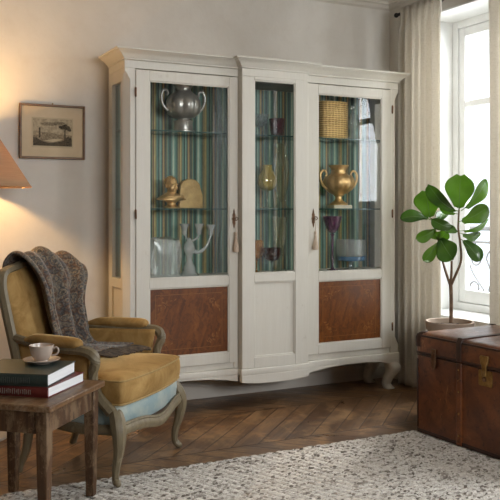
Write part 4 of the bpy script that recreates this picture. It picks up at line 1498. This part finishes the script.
# arms
for s in (-1, 1):
    bm = BM()
    tube(bm, [(s * 0.262, yb(0.605) - 0.010, 0.615), (s * 0.290, 0.15, 0.596), (s * 0.322, 0.0, 0.588), (s * 0.337, -0.100, 0.590), (s * 0.340, -0.150, 0.578), (s * 0.336, -0.166, 0.545), (s * 0.326, -0.150, 0.500),
              (s * 0.318, -0.150, 0.440), (s * 0.318, -0.185, 0.380), (s * 0.318, -0.235, 0.330)],
         [0.019, 0.019, 0.020, 0.022, 0.024, 0.023, 0.021, 0.021, 0.024, 0.027], 14, 6, flute=0.09)
    ar = obj('arm', bm, CHAIRPAINT, ch)
    bm = BM()
    pts = [(s * 0.276, 0.215, 0.612), (s * 0.290, 0.150, 0.622), (s * 0.312, 0.03, 0.620), (s * 0.328, -0.065, 0.618), (s * 0.331, -0.092, 0.610)]
    tube(bm, pts, [0.016, 0.030, 0.035, 0.032, 0.016], 16, 8, 1.08, 0.72)
    obj('arm_pad', bm, VELVET, ar)
    bm = BM()
    def side(u, v, s=s):
        y_ = 0.235 - 0.375 * u
        z = 0.350 + 0.240 * v
        xx = 0.250 + 0.075 * u - 0.004
        bul = 0.018 * math.sin(PI * u) * math.sin(PI * v)
        yy = y_ - 0.0 + 0.03 * math.sin(PI * v) * u * 0.6
        return (s * (xx - bul), yy + 0.045 * (v) * (1 - u), z)
    grid(bm, side, 16, 12)
    obj('side_panel', bm, VELVET, ch, solid=0.026)
# loose seat cushion with piping
def cush(o=0.0):
    P = [(-0.312, -0.185), (-0.314, -0.250), (-0.292, -0.284), (-0.150, -0.306), (0.0, -0.314), (0.150, -0.306), (0.292, -0.284), (0.314, -0.250), (0.312, -0.185), (0.286, -0.140), (0.262, 0.0), (0.236, 0.130),
         (0.205, 0.168), (0.0, 0.176), (-0.205, 0.168), (-0.236, 0.130), (-0.262, 0.0), (-0.286, -0.140)]
    S = smooth_path(P + [P[0]], 4)[:-1]
    cy = -0.07
    out = []
    for x_, y_ in S:
        d = math.hypot(x_, y_ - cy)
        k = (d + o) / d
        out.append((x_ * k, cy + (y_ - cy) * k))
    return out
def cz(x_, y_):
    return 0.016 * math.cos(min(1, abs(x_) / 0.34) * PI / 2) * math.cos(min(1, abs(y_ + 0.07) / 0.26) * PI / 2)
bm = BM()
lv = [(-0.05, 0.3575), (-0.016, 0.358), (-0.004, 0.364), (0.003, 0.385), (0.006, 0.415), (0.003, 0.445), (-0.004, 0.462), (-0.02, 0.470), (-0.06, 0.477), (-0.11, 0.481), (-0.17, 0.484)]
rr_ = [[(x_, y_, z + (cz(x_, y_) if z > 0.465 else 0)) for x_, y_ in cush(o_)] for o_, z in lv]
rings(bm, rr_)
cu = obj('seat_cushion', bm, VELVET, ch, angle=80)
bm = BM()
for o_, z in ((-0.002, 0.463), (-0.003, 0.363)):
    cc = cush(o_)
    tube(bm, [(x_, y_, z) for x_, y_ in cc] + [(cc[0][0], cc[0][1], z)], 0.0045, 8, 1, loop=True)
obj('piping', bm, PIPING, cu)

# ------------------------------------------------------------------ throw over the chair
def throw_path(w):
    # side view (y,z), from behind the back over the crest down to the seat; w = which side (x), for the arched crest
    zc = 0.979 - 0.035 * min(1.3, abs(w) / 0.27) ** 2
    P = [(yb(0.60) + 0.085, 0.585), (yb(0.72) + 0.072, 0.72), (yb(0.84) + 0.066, 0.84), (yb(zc) + 0.040, zc - 0.040), (yb(zc) - 0.004, zc), (yb(zc) - 0.052, zc - 0.030), (yb(0.86) - 0.084, 0.86),
         (yb(0.78) - 0.088, 0.78), (yb(0.64) - 0.088, 0.64), (yb(0.56) - 0.094, 0.565), (0.145, 0.522), (0.085, 0.518), (0.035, 0.516), (-0.010, 0.512)]
    return smooth_path(P, 8)
NV = 13 * 8
def throw(u, v):
    # width shrinks and drifts toward the far arm on its way down
    x0 = -0.165 + 0.14 * max(0, (v - 0.35) / 0.65) ** 1.4
    x1 = 0.325 - 0.120 * min(1, max(0, (v - 0.42) / 0.15)) ** 1.2 + 0.045 * max(0, (v - 0.86) / 0.14)
    x_ = x0 + (x1 - x0) * u
    P = throw_path(x_)
    y_, z_ = P[int(round(v * NV))]
    i = int(round(v * NV))
    a, b = P[max(i - 1, 0)], P[min(i + 1, NV)]
    ty, tz = b[0] - a[0], b[1] - a[1]
    L = math.hypot(ty, tz) or 1
    ny_, nz_ = -tz / L, ty / L                        # outward normal candidates
    zr = min(z_, 0.91)
    sgn = -1 if ny_ * (y_ - yb(zr)) + nz_ * (z_ - zr) < 0 else 1
    amp = 0.012 + 0.032 * math.sin(PI * min(1, max(0, (v - 0.22) / 0.62)))
    ph = u * 4.4 * PI + 1.1 * math.sin(v * 4.0) + 0.8
    d = amp * (0.55 + 0.45 * math.sin(ph)) + 0.35 * amp * math.sin(2.3 * ph + 1.0 + 3 * v)
    d = max(d, 0.0)
    if v > 0.80:
        d = 0.006 + 0.016 * (0.5 + 0.5 * math.sin(ph * 0.8 + 9 * v)) * (1 - 0.5 * (v - 0.8) / 0.2)
        sg = 1 if nz_ > 0 else -1
        return (x_ + 0.006 * math.sin(v * 20), y_ - 0.09 * (u - 0.5) * (v - 0.8) / 0.2, z_ + abs(nz_) * d)
    # folds slip sideways over the far stile
    drop = 0.0
    if x_ > 0.285:
        drop = 0.0
    return (x_, y_ + sgn * ny_ * d, z_ + sgn * nz_ * d - drop)
th = thing('throw_blanket', 'dark patterned wool throw draped over the back of the gold armchair', 'blanket', (CHX, CHY, 0.48), PI / 4)
bm = BM()
grid(bm, lambda u, v: tuple(Vector(throw(u, v)) - Vector((0, 0, 0.48))), 90, NV)
obj('cloth', bm, THROW, th, solid=0.008, sub=1)
bm = BM()
rn = random.Random(11)
for i in range(44):
    u = (i + 0.5) / 44
    p0 = Vector(throw(u, 1.0)) - Vector((0, 0, 0.48))
    d = Vector((0.35 * (rn.random() - 0.5) + 0.15, -1, 0)).normalized()
    ln = 0.085 + 0.026 * rn.random()
    p0.z = min(p0.z, 0.036)
    q1 = p0 + d * ln * 0.5
    q2 = p0 + d * ln + Vector((0.008 * (rn.random() - 0.5), 0, 0))
    zz = 0.489 + 0.014 - 0.48
    tube(bm, [tuple(p0), (q1.x, q1.y, max(p0.z - 0.004, zz)), (q2.x, q2.y, zz + 0.0)], [0.0046, 0.0052, 0.0040], 6, 3)
obj('fringe', bm, FRINGE, th)

# ------------------------------------------------------------------ side table, books, cup
TA = math.radians(48.5)
tx = Vector((math.cos(TA), math.sin(TA), 0))           # along the depth edge
ty = Vector((-math.sin(TA), math.cos(TA), 0))
tc = Vector((0.806, -1.602, 0)) + ty * 0.225
tb = thing('side_table', 'small worn wooden side table carrying books and a cup, beside the armchair', 'table', (tc.x, tc.y, 0), TA)
TW, TD, TZ = 0.232, 0.225, 0.485
bm = BM(); box(bm, -TW, TW, -TD, TD, TZ - 0.024, TZ)
obj('tabletop', bm, TABLETOP, tb, bevel=0.005)
lx, ly = TW - 0.040, TD - 0.045
for sx in (-1, 1):
    for sy in (-1, 1):
        bm = BM()
        a, b = 0.0225, 0.0165
        zl = 0.0008 if (sy > 0 and sx > 0) else 0.0160
        rs = []
        for z, h in ((zl, b), (0.34, a), (TZ - 0.0245, a)):
            cx, cy = sx * lx, sy * ly
            rs.append([(cx - h, cy - h, z), (cx + h, cy - h, z), (cx + h, cy + h, z), (cx - h, cy + h, z)])
        rings(bm, rs)
        obj('leg', bm, TABLEWOOD, tb, bevel=0.003)
for k, (x0, x1, y0, y1) in enumerate(((-lx + 0.023, lx - 0.023, -ly - 0.014, -ly + 0.006), (-lx + 0.023, lx - 0.023, ly - 0.006, ly + 0.014), (-lx - 0.014, -lx + 0.006, -ly + 0.023, ly - 0.023), (lx - 0.006, lx + 0.014, -ly + 0.023, ly - 0.023))):
    bm = BM(); box(bm, x0, x1, y0, y1, TZ - 0.110, TZ - 0.0245)
    obj('apron', bm, TABLEWOOD, tb, bevel=0.002)

def book(name, label, corner, ang, wid, spine, z, thick, cover, foil, seed, group=None):
    """corner: spine end nearest the camera; ang: direction of the short page edge; the spine runs 90 deg to it."""
    o = thing(name, label, 'book', (corner[0], corner[1], z), ang, group)
    bm = BM()
    c = 0.0035
    box(bm, 0, wid, 0, spine, 0, c)
    box(bm, 0, wid, 0, spine, thick - c, thick)
    # rounded spine
    pts = [(0.006, c), (0.006, thick - c)] + [(-0.006 * math.sin(PI * i / 8), (thick - c) - (thick - 2 * c) * i / 8) for i in range(9)]
    prism(bm, [(a, b) for a, b in pts[2:]] + [(0.004, c), (0.004, thick - c)], 0.0, spine, 'y')
    obj('cover', bm, cover, o, bevel=0.001)
    bm = BM(); box(bm, 0.0045, wid - 0.005, 0.004, spine - 0.004, c + 0.0002, thick - c - 0.0002)
    obj('pages', bm, PAGES, o, smooth=False)
    # worn, unreadable foil lettering along the spine
    bm = BM()
    rn = random.Random(seed)
    t = 0.070
    hgt = thick * 0.26
    while t < spine - 0.05:
        w_ = 0.004 + 0.003 * rn.random()
        if True:
            h_ = hgt * (0.7 + 0.3 * rn.random())
            box(bm, -0.0068, -0.0058, t, t + w_ * 0.45, thick * 0.5 - h_, thick * 0.5 + h_)
            if rn.random() < 0.7:
                zz = thick * 0.5 + h_ * rn.choice((-1, 0.0, 0.8))
                box(bm, -0.0068, -0.0058, t, t + w_, zz - 0.0008, zz + 0.0012)
        t += w_ * 1.55
    obj('spine_lettering', bm, foil, o, smooth=False)
    return o
book('book', 'thick maroon book lying on the wooden side table', (0.676, -1.640), math.radians(48.4), 0.300, 0.345, TZ + 0.0006, 0.040, COVER_RED, FOIL, 3, 'books on the side table')
book('book', 'dark green book on top of the maroon book, under the cup', (0.676, -1.634), math.radians(54), 0.280, 0.320, TZ + 0.0412, 0.047, COVER_GREEN, FOIL_DIM, 8, 'books on the side table')
ZB = TZ + 0.0412 + 0.047 + 0.0006
sx_, sy_ = 0.704, -1.395
bm = BM()
lathe(bm, [(0.002, 0.0), (0.034, 0.0), (0.036, 0.003), (0.056, 0.008), (0.074, 0.016), (0.075, 0.018), (0.073, 0.019), (0.054, 0.0115), (0.034, 0.0065), (0.002, 0.006)], (0, 0, 0), 48)
single('saucer', bm, CHINA, 'blush porcelain saucer on the dark green book', 'saucer', (sx_, sy_, ZB))
cp = thing('teacup', 'blush porcelain teacup standing on its saucer', 'cup', (sx_, sy_, ZB + 0.0072))
bm = BM()
lathe(bm, [(0.002, 0.001), (0.024, 0.0), (0.025, 0.004), (0.024, 0.006), (0.034, 0.016), (0.043, 0.034), (0.047, 0.054), (0.050, 0.066), (0.0485, 0.067), (0.045, 0.053), (0.041, 0.035), (0.031, 0.018), (0.020, 0.010), (0.002, 0.008)], (0, 0, 0), 48)
obj('body', bm, CHINA, cp)
bm = BM()
hd = Vector((math.cos(-TH), math.sin(-TH), 0))
tube(bm, [tuple(hd * 0.0455 + Vector((0, 0, 0.052))), tuple(hd * 0.060 + Vector((0, 0, 0.058))), tuple(hd * 0.069 + Vector((0, 0, 0.046))), tuple(hd * 0.062 + Vector((0, 0, 0.030))), tuple(hd * 0.0405 + Vector((0, 0, 0.023)))],
     [0.0042, 0.0036, 0.0036, 0.0036, 0.004], 10, 6, up=(-hd.y, hd.x, 0))
obj('handle', bm, CHINA, cp)

# ------------------------------------------------------------------ travel trunk
KA = math.radians(4.0)
L_, D_, ZL, ZT = 0.97, 0.575, 0.432, 0.545
def Rz(a, x, y):
    return (x * math.cos(a) - y * math.sin(a), x * math.sin(a) + y * math.cos(a))
ox, oy = Rz(KA, -D_ / 2, L_ / 2)
tk = thing('travel_trunk', 'old red-brown leather travel trunk with brass lock standing on the rug', 'trunk', (2.712 - ox, -1.264 - oy, 0.0160), KA)
def rbox(bm, x0, x1, y0, y1, z0, z1, r, mi=0):
    ps = rrect(x0, x1, y0, y1, r, 4)
    prism(bm, ps, z0, z1, 'z', mi)
zo = -0.0145
bm = BM(); rbox(bm, -D_ / 2, D_ / 2, -L_ / 2, L_ / 2, 0.004, ZL + zo - 0.002, 0.018)
bd = obj('body', bm, LEATHER, tk, bevel=0.008)
bm = BM()
# lid: slightly crowned box with rounded top edges
def lid_ring(o, z):
    return [(x_, y_, z) for x_, y_ in rrect(-D_ / 2 + o, D_ / 2 - o, -L_ / 2 + o, L_ / 2 - o, 0.022, 5)]
rings(bm, [lid_ring(-0.004, ZL + zo), lid_ring(-0.004, ZT + zo - 0.028), lid_ring(0.000, ZT + zo - 0.014), lid_ring(0.010, ZT + zo - 0.005), lid_ring(0.03, ZT + zo), lid_ring(0.12, ZT + zo + 0.003)])
ld_ = obj('lid', bm, LEATHER, tk, angle=60)
# stitched leather bindings: seam band, bottom band, vertical corners
bm = BM()
for z0, z1 in ((ZL + zo + 0.0005, ZL + zo + 0.013), (ZT + zo - 0.022, ZT + zo - 0.012)):
    ring = rrect(-D_ / 2 - 0.006, D_ / 2 + 0.006, -L_ / 2 - 0.006, L_ / 2 + 0.006, 0.024, 5)
    prism(bm, ring, z0, z1, 'z')
obj('lid_binding', bm, LEATHER_DARK, ld_, bevel=0.002)
bm = BM()
for z0, z1 in ((0.001, 0.020), (ZL + zo - 0.010, ZL + zo - 0.003)):
    ring = rrect(-D_ / 2 - 0.0035, D_ / 2 + 0.0035, -L_ / 2 - 0.0035, L_ / 2 + 0.0035, 0.021, 5)
    prism(bm, ring, z0, z1, 'z')
obj('body_binding', bm, LEATHER_DARK, bd, bevel=0.002)
for sx in (-1, 1):
    for sy in (-1, 1):
        bm = BM()
        cx, cy = sx * (D_ / 2 - 0.018), sy * (L_ / 2 - 0.018)
        def q(r):
            a0 = math.atan2(sy, sx) - PI / 4
            return [(cx + r * math.cos(a0 + PI / 2 * i / 6), cy + r * math.sin(a0 + PI / 2 * i / 6)) for i in range(7)]
        o1, i1 = q(0.0225), q(0.014)
        # short flat returns along both faces
        ex = [(o1[0][0] - (0 if abs(o1[0][0]) > abs(o1[-1][0]) else 0), o1[0][1])]
        prism(bm, o1 + i1[::-1], 0.026, ZL + zo - 0.028, 'z')
        obj('corner_strip', bm, LEATHER_DARK, bd, bevel=0.001)
        bm = BM()
        rs = []
        for z, r, sh_ in ((ZT + zo - 0.075, 0.028, 0), (ZT + zo - 0.026, 0.030, 0), (ZT + zo - 0.010, 0.027, -0.003), (ZT + zo + 0.0015, 0.018, -0.012), (ZT + zo + 0.004, 0.010, -0.018)):
            rs.append([(cx + sx * sh_ + r * math.cos(a), cy + sy * sh_ + r * math.sin(a), z) for a in [2 * PI * i / 20 for i in range(20)]])
        rings(bm, rs)
        obj('corner_cap', bm, LEATHER_DARK, ld_, angle=60)
# leather-covered slats over lid and front
for yy in (L_ / 2 - 0.315, -L_ / 2 + 0.315):
    bm = BM()
    w = 0.017
    tp = 0.010
    prism(bm, [(-D_ / 2 - 0.010, ZL + zo + 0.004), (-D_ / 2 - 0.012, ZT + zo - 0.018), (-D_ / 2 + 0.004, ZT + zo + 0.008), (D_ / 2 - 0.004, ZT + zo + 0.008), (D_ / 2 + 0.010, ZT + zo - 0.018), (D_ / 2 + 0.010, ZL + zo + 0.004),
               (D_ / 2 - 0.002, ZL + zo + 0.004), (D_ / 2 - 0.002, ZT + zo - 0.02), (D_ / 2 - 0.02, ZT + zo - 0.002), (-D_ / 2 + 0.02, ZT + zo - 0.002), (-D_ / 2 + 0.002, ZT + zo - 0.02), (-D_ / 2 + 0.002, ZL + zo + 0.004)], yy - w, yy + w, 'y')
    obj('lid_slat', bm, LEATHER_DARK, ld_, bevel=0.003)
    bm = BM()
    box(bm, -D_ / 2 - 0.009, -D_ / 2 + 0.002, yy - w, yy + w, 0.002, ZL + zo - 0.003)
    sb = obj('front_slat', bm, LEATHER, bd, bevel=0.003)
    for z in (0.05, 0.16, 0.27, 0.38):
        bm = BM()
        ball(bm, (-D_ / 2 - 0.009, yy, z), 0.0045, 8, 6)
        obj('brass_rivet', bm, BRASS, sb)
# central lock: plate, hasp, keyhole boss
bm = BM()
prism(bm, rrect(-0.043, 0.043, ZL + zo - 0.088, ZL + zo - 0.012, 0.008, 4), -D_ / 2 - 0.0045, -D_ / 2 - 0.0002, 'x')
lk = obj('lock_plate', bm, BRASS, bd, bevel=0.001)
bm = BM()
lathe(bm, [(0.002, 0), (0.011, 0), (0.011, 0.004), (0.006, 0.007), (0.002, 0.007)], (0, 0, 0), 16)
bm.transform(Matrix.Translation((-D_ / 2 - 0.0046, 0.004, ZL + zo - 0.055)) @ Matrix.Rotation(-PI / 2, 4, 'Y'))
obj('keyhole_boss', bm, BRONZE, lk)
bm = BM()
prism(bm, [(-0.028, ZL + zo + 0.052), (-0.022, ZL + zo + 0.060), (0.022, ZL + zo + 0.060), (0.028, ZL + zo + 0.052), (0.022, ZL + zo + 0.022), (0.014, ZL + zo + 0.010), (0.013, ZL + zo - 0.040), (-0.013, ZL + zo - 0.040), (-0.014, ZL + zo + 0.010), (-0.022, ZL + zo + 0.022)], -D_ / 2 - 0.016, -D_ / 2 - 0.0045, 'x')
obj('hasp', bm, BRASS, ld_, bevel=0.003)
for yy in (L_ / 2 - 0.140, -L_ / 2 + 0.140):
    bm = BM()
    prism(bm, [(yy - 0.016, ZL + zo + 0.040), (yy + 0.016, ZL + zo + 0.040), (yy + 0.016, ZL + zo - 0.030), (yy + 0.008, ZL + zo - 0.062), (yy - 0.008, ZL + zo - 0.062), (yy - 0.016, ZL + zo - 0.030)], -D_ / 2 - 0.014, -D_ / 2 - 0.0065, 'x')
    tube(bm, [(-D_ / 2 - 0.014, yy - 0.012, ZL + zo + 0.020), (-D_ / 2 - 0.020, yy, ZL + zo + 0.020), (-D_ / 2 - 0.014, yy + 0.012, ZL + zo + 0.020)], 0.004, 8, 4)
    o = obj('latch', bm, BRONZE, ld_, bevel=0.002)
    o['label'] = 'dark bronze side latch'
# end handles
for s in (-1, 1):
    bm = BM()
    yy = s * (L_ / 2 + 0.004)
    tube(bm, [(-0.075, yy, 0.25), (-0.060, yy + s * 0.026, 0.262), (0.0, yy + s * 0.032, 0.266), (0.060, yy + s * 0.026, 0.262), (0.075, yy, 0.25)], [0.008, 0.010, 0.012, 0.010, 0.008], 10, 6)
    obj('handle', bm, LEATHER_DARK, bd)

# ------------------------------------------------------------------ curtains on their rod
RODX, RODZ = 3.412, 2.548
rd = thing('curtain_rod', 'dark metal curtain rod above the window', 'curtain rod', (RODX, -1.0, RODZ))
bm = BM()
tube(bm, [(RODX, -1.80, RODZ), (RODX, -0.175, RODZ)], 0.011, 12, 1)
obj('pole', bm, IRON, rd, world=True)
for yy, s in ((-0.175, 1), (-1.80, -1)):
    bm = BM()
    ball(bm, (RODX, yy + s * 0.012, RODZ), 0.017, 16, 10)
    obj('finial', bm, IRON, rd, world=True)
    bm = BM()
    yw = yy - s * 0.025
    tube(bm, [(RODX, yw, RODZ), (XR - 0.004, yw, RODZ)], 0.007, 8, 1, up=(0, 0, 1))
    tube(bm, [(XR - 0.006, yw, RODZ), (XR - 0.0005, yw, RODZ)], 0.022, 14, 1)
    obj('bracket', bm, IRON, rd, world=True)

def curtain(label, y0, y1, folds, seed, zb=0.012):
    ct = thing('linen_curtain', label, 'curtain', (3.372, (y0 + y1) / 2, 0.0), 0, 'linen curtains')
    rn = random.Random(seed)
    ph = [rn.random() * 6 for _ in range(6)]
    def f(u, v):
        z = zb + (2.572 - zb) * v
        top = max(0, (v - 0.90) / 0.10)
        s = u + 0.020 * math.sin(2 * PI * u * 2 + ph[0]) + 0.012 * math.sin(3.2 * (1 - v) + 5 * u + ph[1]) * (1 - top)
        a = 2 * PI * folds * s + ph[2] + 0.5 * math.sin(2.2 * (1 - v) + ph[3])
        amp = 0.025 * (1 - 0.55 * top) * (0.75 + 0.25 * math.sin(9 * u + ph[4]))
        x_ = 3.370 + amp * math.sin(a) + 0.005 * math.sin(2.1 * a + ph[5]) * (1 - top)
        if v > 0.955:
            x_ = 3.376 + 0.013 * math.sin(a) + 0.004 * math.sin(3 * a)
        y_ = y0 + (y1 - y0) * s + 0.006 * math.cos(a) + 0.010 * (1 - v) * math.sin(3 * u + ph[1])
        return (x_, y_, z)
    bm = BM()
    grid(bm, f, 150, 70)
    cl = obj('cloth', bm, LINEN, ct, world=True, solid=0.0015)
    bm = BM()
    for i in range(folds + 1):
        yy = y0 + (y1 - y0) * (i + 0.5) / (folds + 1)
        pts = [(RODX + 0.016 * math.cos(t), yy, RODZ + 0.016 * math.sin(t)) for t in [2 * PI * k / 16 for k in range(17)]]
        tube(bm, pts, 0.002, 6, 1, loop=True, up=(0, 1, 0))
        tube(bm, [(RODX - 0.016, yy, RODZ), (3.384, yy, RODZ - 0.012)], 0.002, 6, 1)
    obj('curtain_hooks', bm, IRON, ct, world=True)
    return ct
curtain('pleated linen curtain beside the cabinet, between wall corner and window', -0.255, -0.665, 6, 4)
curtain('linen curtain behind the trunk, on the side of the window away from the cabinet', -1.085, -1.62, 6, 8)

# ------------------------------------------------------------------ fiddle-leaf fig
PX, PY = 3.150, -1.020
C0 = Vector((0, -4.68, H))
RV = Vector((math.cos(TH), -math.sin(TH), 0))
FV = Vector((math.sin(TH), math.cos(TH), 0))
UV = Vector((0, 0, 1))
DP = (Vector((PX, PY, 0)) - C0).dot(FV)
def P(px, py, dd=0.0):
    D = DP + dd
    return C0 + RV * ((px - 250) / 800 * D) + UV * ((209 - py) / 800 * D) + FV * D
fg = thing('fiddle_leaf_fig', 'fiddle-leaf fig with broad green leaves in a tall clay pot by the window', 'plant', (PX, PY, 0.0))
bm = BM()
ZR = 0.545
lathe(bm, [(0.002, 0.001), (0.098, 0.001), (0.102, 0.010), (0.118, 0.30), (0.128, ZR - 0.052), (0.138, ZR - 0.048), (0.140, ZR - 0.004), (0.136, ZR), (0.128, ZR - 0.002), (0.124, ZR - 0.030), (0.120, ZR - 0.042)], (0, 0, 0), 56)
obj('pot', bm, TERRACOTTA, fg)
bm = BM()
def soil(u, v):
    a, r = 2 * PI * u, 0.119 * v
    return (r * math.cos(a), r * math.sin(a), ZR - 0.030 + 0.004 * math.sin(17 * a) * v + 0.006 * (1 - v))
grid(bm, soil, 40, 10, True)
obj('soil', bm, SOIL, fg)
bm = BM()
st = lambda pts: [tuple(P(*p)) for p in pts]
tube(bm, st([(451.0, 323, 0), (451.2, 300, 0), (450.6, 283, 0)]), [0.012, 0.0105, 0.011], 12, 6)
tube(bm, st([(450.6, 286, 0), (445.5, 271, 0.02), (441.3, 256, 0.03), (438.8, 242, 0.03), (435.0, 229, 0.02), (431.5, 218, 0.01)]), [0.009, 0.007, 0.006, 0.0055, 0.005, 0.004], 10, 6)
tube(bm, st([(450.6, 286, 0), (456.0, 274, -0.02), (461.0, 260, -0.03), (460.2, 243, -0.02), (458.2, 228, -0.01), (459.0, 211, 0.0), (459.5, 203, 0.0)]), [0.009, 0.0075, 0.007, 0.0065, 0.006, 0.005, 0.004], 10, 6)
tube(bm, st([(450.8, 284, 0), (451.4, 272, 0.0), (451.6, 261, 0.0)]), [0.008, 0.007, 0.006], 10, 5)
obj('stem', bm, BARK, fg, world=True)
def leaf(b, t, wid, m, roll=0.0, cup=0.18, bend=0.15, db=0.0, dt=0.0, heart=0.0, wave=0.05):
    """b, t: base and tip; wid: half-width in px; roll turns the blade about its midrib."""
    A, B = P(b[0], b[1], db), P(t[0], t[1], dt)
    ax = B - A
    L = ax.length
    ax.normalize()
    view = (C0 - (A + B) / 2).normalized()
    sd = ax.cross(view).normalized()
    nr = sd.cross(ax).normalized()
    ca, sa = math.cos(roll), math.sin(roll)
    s2 = sd * ca + nr * sa
    n2 = nr * ca - sd * sa
    W = wid / 800 * DP
    bm = BM()
    pet = 0.10
    def f(u, v):
        x = 2 * u - 1
        q = v
        # fiddle outline: narrow waist near the base, broad round end
        qm = 0.66
        q = math.sin(PI / 2 * v) ** 1.0 * 0.35 + 0.65 * v if v < 1 else 1.0
        if q < qm:
            k = q / qm
            w = W * (0.34 + 0.66 * (k * k * (3 - 2 * k))) * min(1, q / 0.06) ** 0.5
        else:
            k = (q - qm) / (1 - qm)
            w = W * math.sqrt(max(0.0, 1 - k * k * (1 - 0.16 * heart)))
        l = pet + (1 - pet) * q
        if heart:
            l += (0.035 - 0.022 * math.cos(PI * min(1, abs(x) / 0.7)) - 0.05 * max(0, abs(x) - 0.7) / 0.3) * q ** 5
        h = bend * L * math.sin(PI * l) + cup * W * (abs(x) ** 1.5) + wave * W * math.sin(9 * q + (2 if x > 0 else 0)) * abs(x)
        return A + ax * (l * L) + s2 * (w * x) + n2 * h
    grid(bm, f, 16, 26)
    ob = obj('leaf', bm, m, fg, world=True, solid=0.0008)
    bm = BM()
    pts = [A, A + ax * pet * L + n2 * bend * L * math.sin(PI * pet)]
    for q in (0.25, 0.5, 0.75, 0.93):
        l = pet + (1 - pet) * q
        pts.append(A + ax * (l * L) + n2 * (bend * L * math.sin(PI * l) + 0.0006))
    tube(bm, [tuple(p_) for p_ in pts], [0.0024, 0.0024, 0.002, 0.0017, 0.0012, 0.0006], 6, 3)
    obj('midrib', bm, VEIN, ob, world=True)
leaf((459, 211), (460.5, 176), 14.5, LEAF, 0.1, 0.15, 0.05, 0.0, -0.06, 1.0)
leaf((461, 211), (486, 180), 9.0, LEAF, -0.75, 0.2, 0.10, 0.01, 0.06)
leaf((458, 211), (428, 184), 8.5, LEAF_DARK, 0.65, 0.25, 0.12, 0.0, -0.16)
leaf((430.5, 219), (426.0, 191.5), 13.5, LEAF, 0.15, 0.12, 0.05, 0.01, -0.06, 1.0)
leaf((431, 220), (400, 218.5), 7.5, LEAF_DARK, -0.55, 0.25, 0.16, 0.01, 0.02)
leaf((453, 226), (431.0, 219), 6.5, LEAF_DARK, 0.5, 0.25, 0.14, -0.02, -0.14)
leaf((436, 228), (415.5, 238.5), 7.0, LEAF, 0.55, 0.2, 0.14, 0.02, -0.02)
leaf((438.5, 241), (423, 261), 7.0, LEAF, 0.55, 0.2, 0.08, 0.03, 0.0)
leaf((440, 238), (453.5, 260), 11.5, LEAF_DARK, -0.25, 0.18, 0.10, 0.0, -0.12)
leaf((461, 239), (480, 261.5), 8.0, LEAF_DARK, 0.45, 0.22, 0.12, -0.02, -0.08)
leaf((458, 222), (488, 207), 10.0, LEAF, -0.45, 0.22, 0.12, -0.01, -0.04)
leaf((459, 231), (487.5, 219), 5.5, LEAF, -0.95, 0.25, 0.12, -0.01, 0.10)
leaf((460, 233), (479, 235.5), 6.5, LEAF_PALE, -0.6, 0.2, 0.10, -0.01, 0.05)
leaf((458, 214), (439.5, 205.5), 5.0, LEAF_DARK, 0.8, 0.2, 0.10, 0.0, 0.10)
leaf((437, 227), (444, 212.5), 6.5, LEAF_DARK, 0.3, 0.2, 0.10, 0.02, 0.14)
leaf((439.5, 239), (434.0, 232.0), 6.0, LEAF, 0.3, 0.2, 0.08, 0.03, 0.0)
leaf((439, 240), (447, 231), 6.0, LEAF, -0.2, 0.2, 0.10, 0.03, -0.03)
leaf((458, 232), (446, 226), 5.0, LEAF_PALE, 0.4, 0.2, 0.10, -0.01, -0.03)
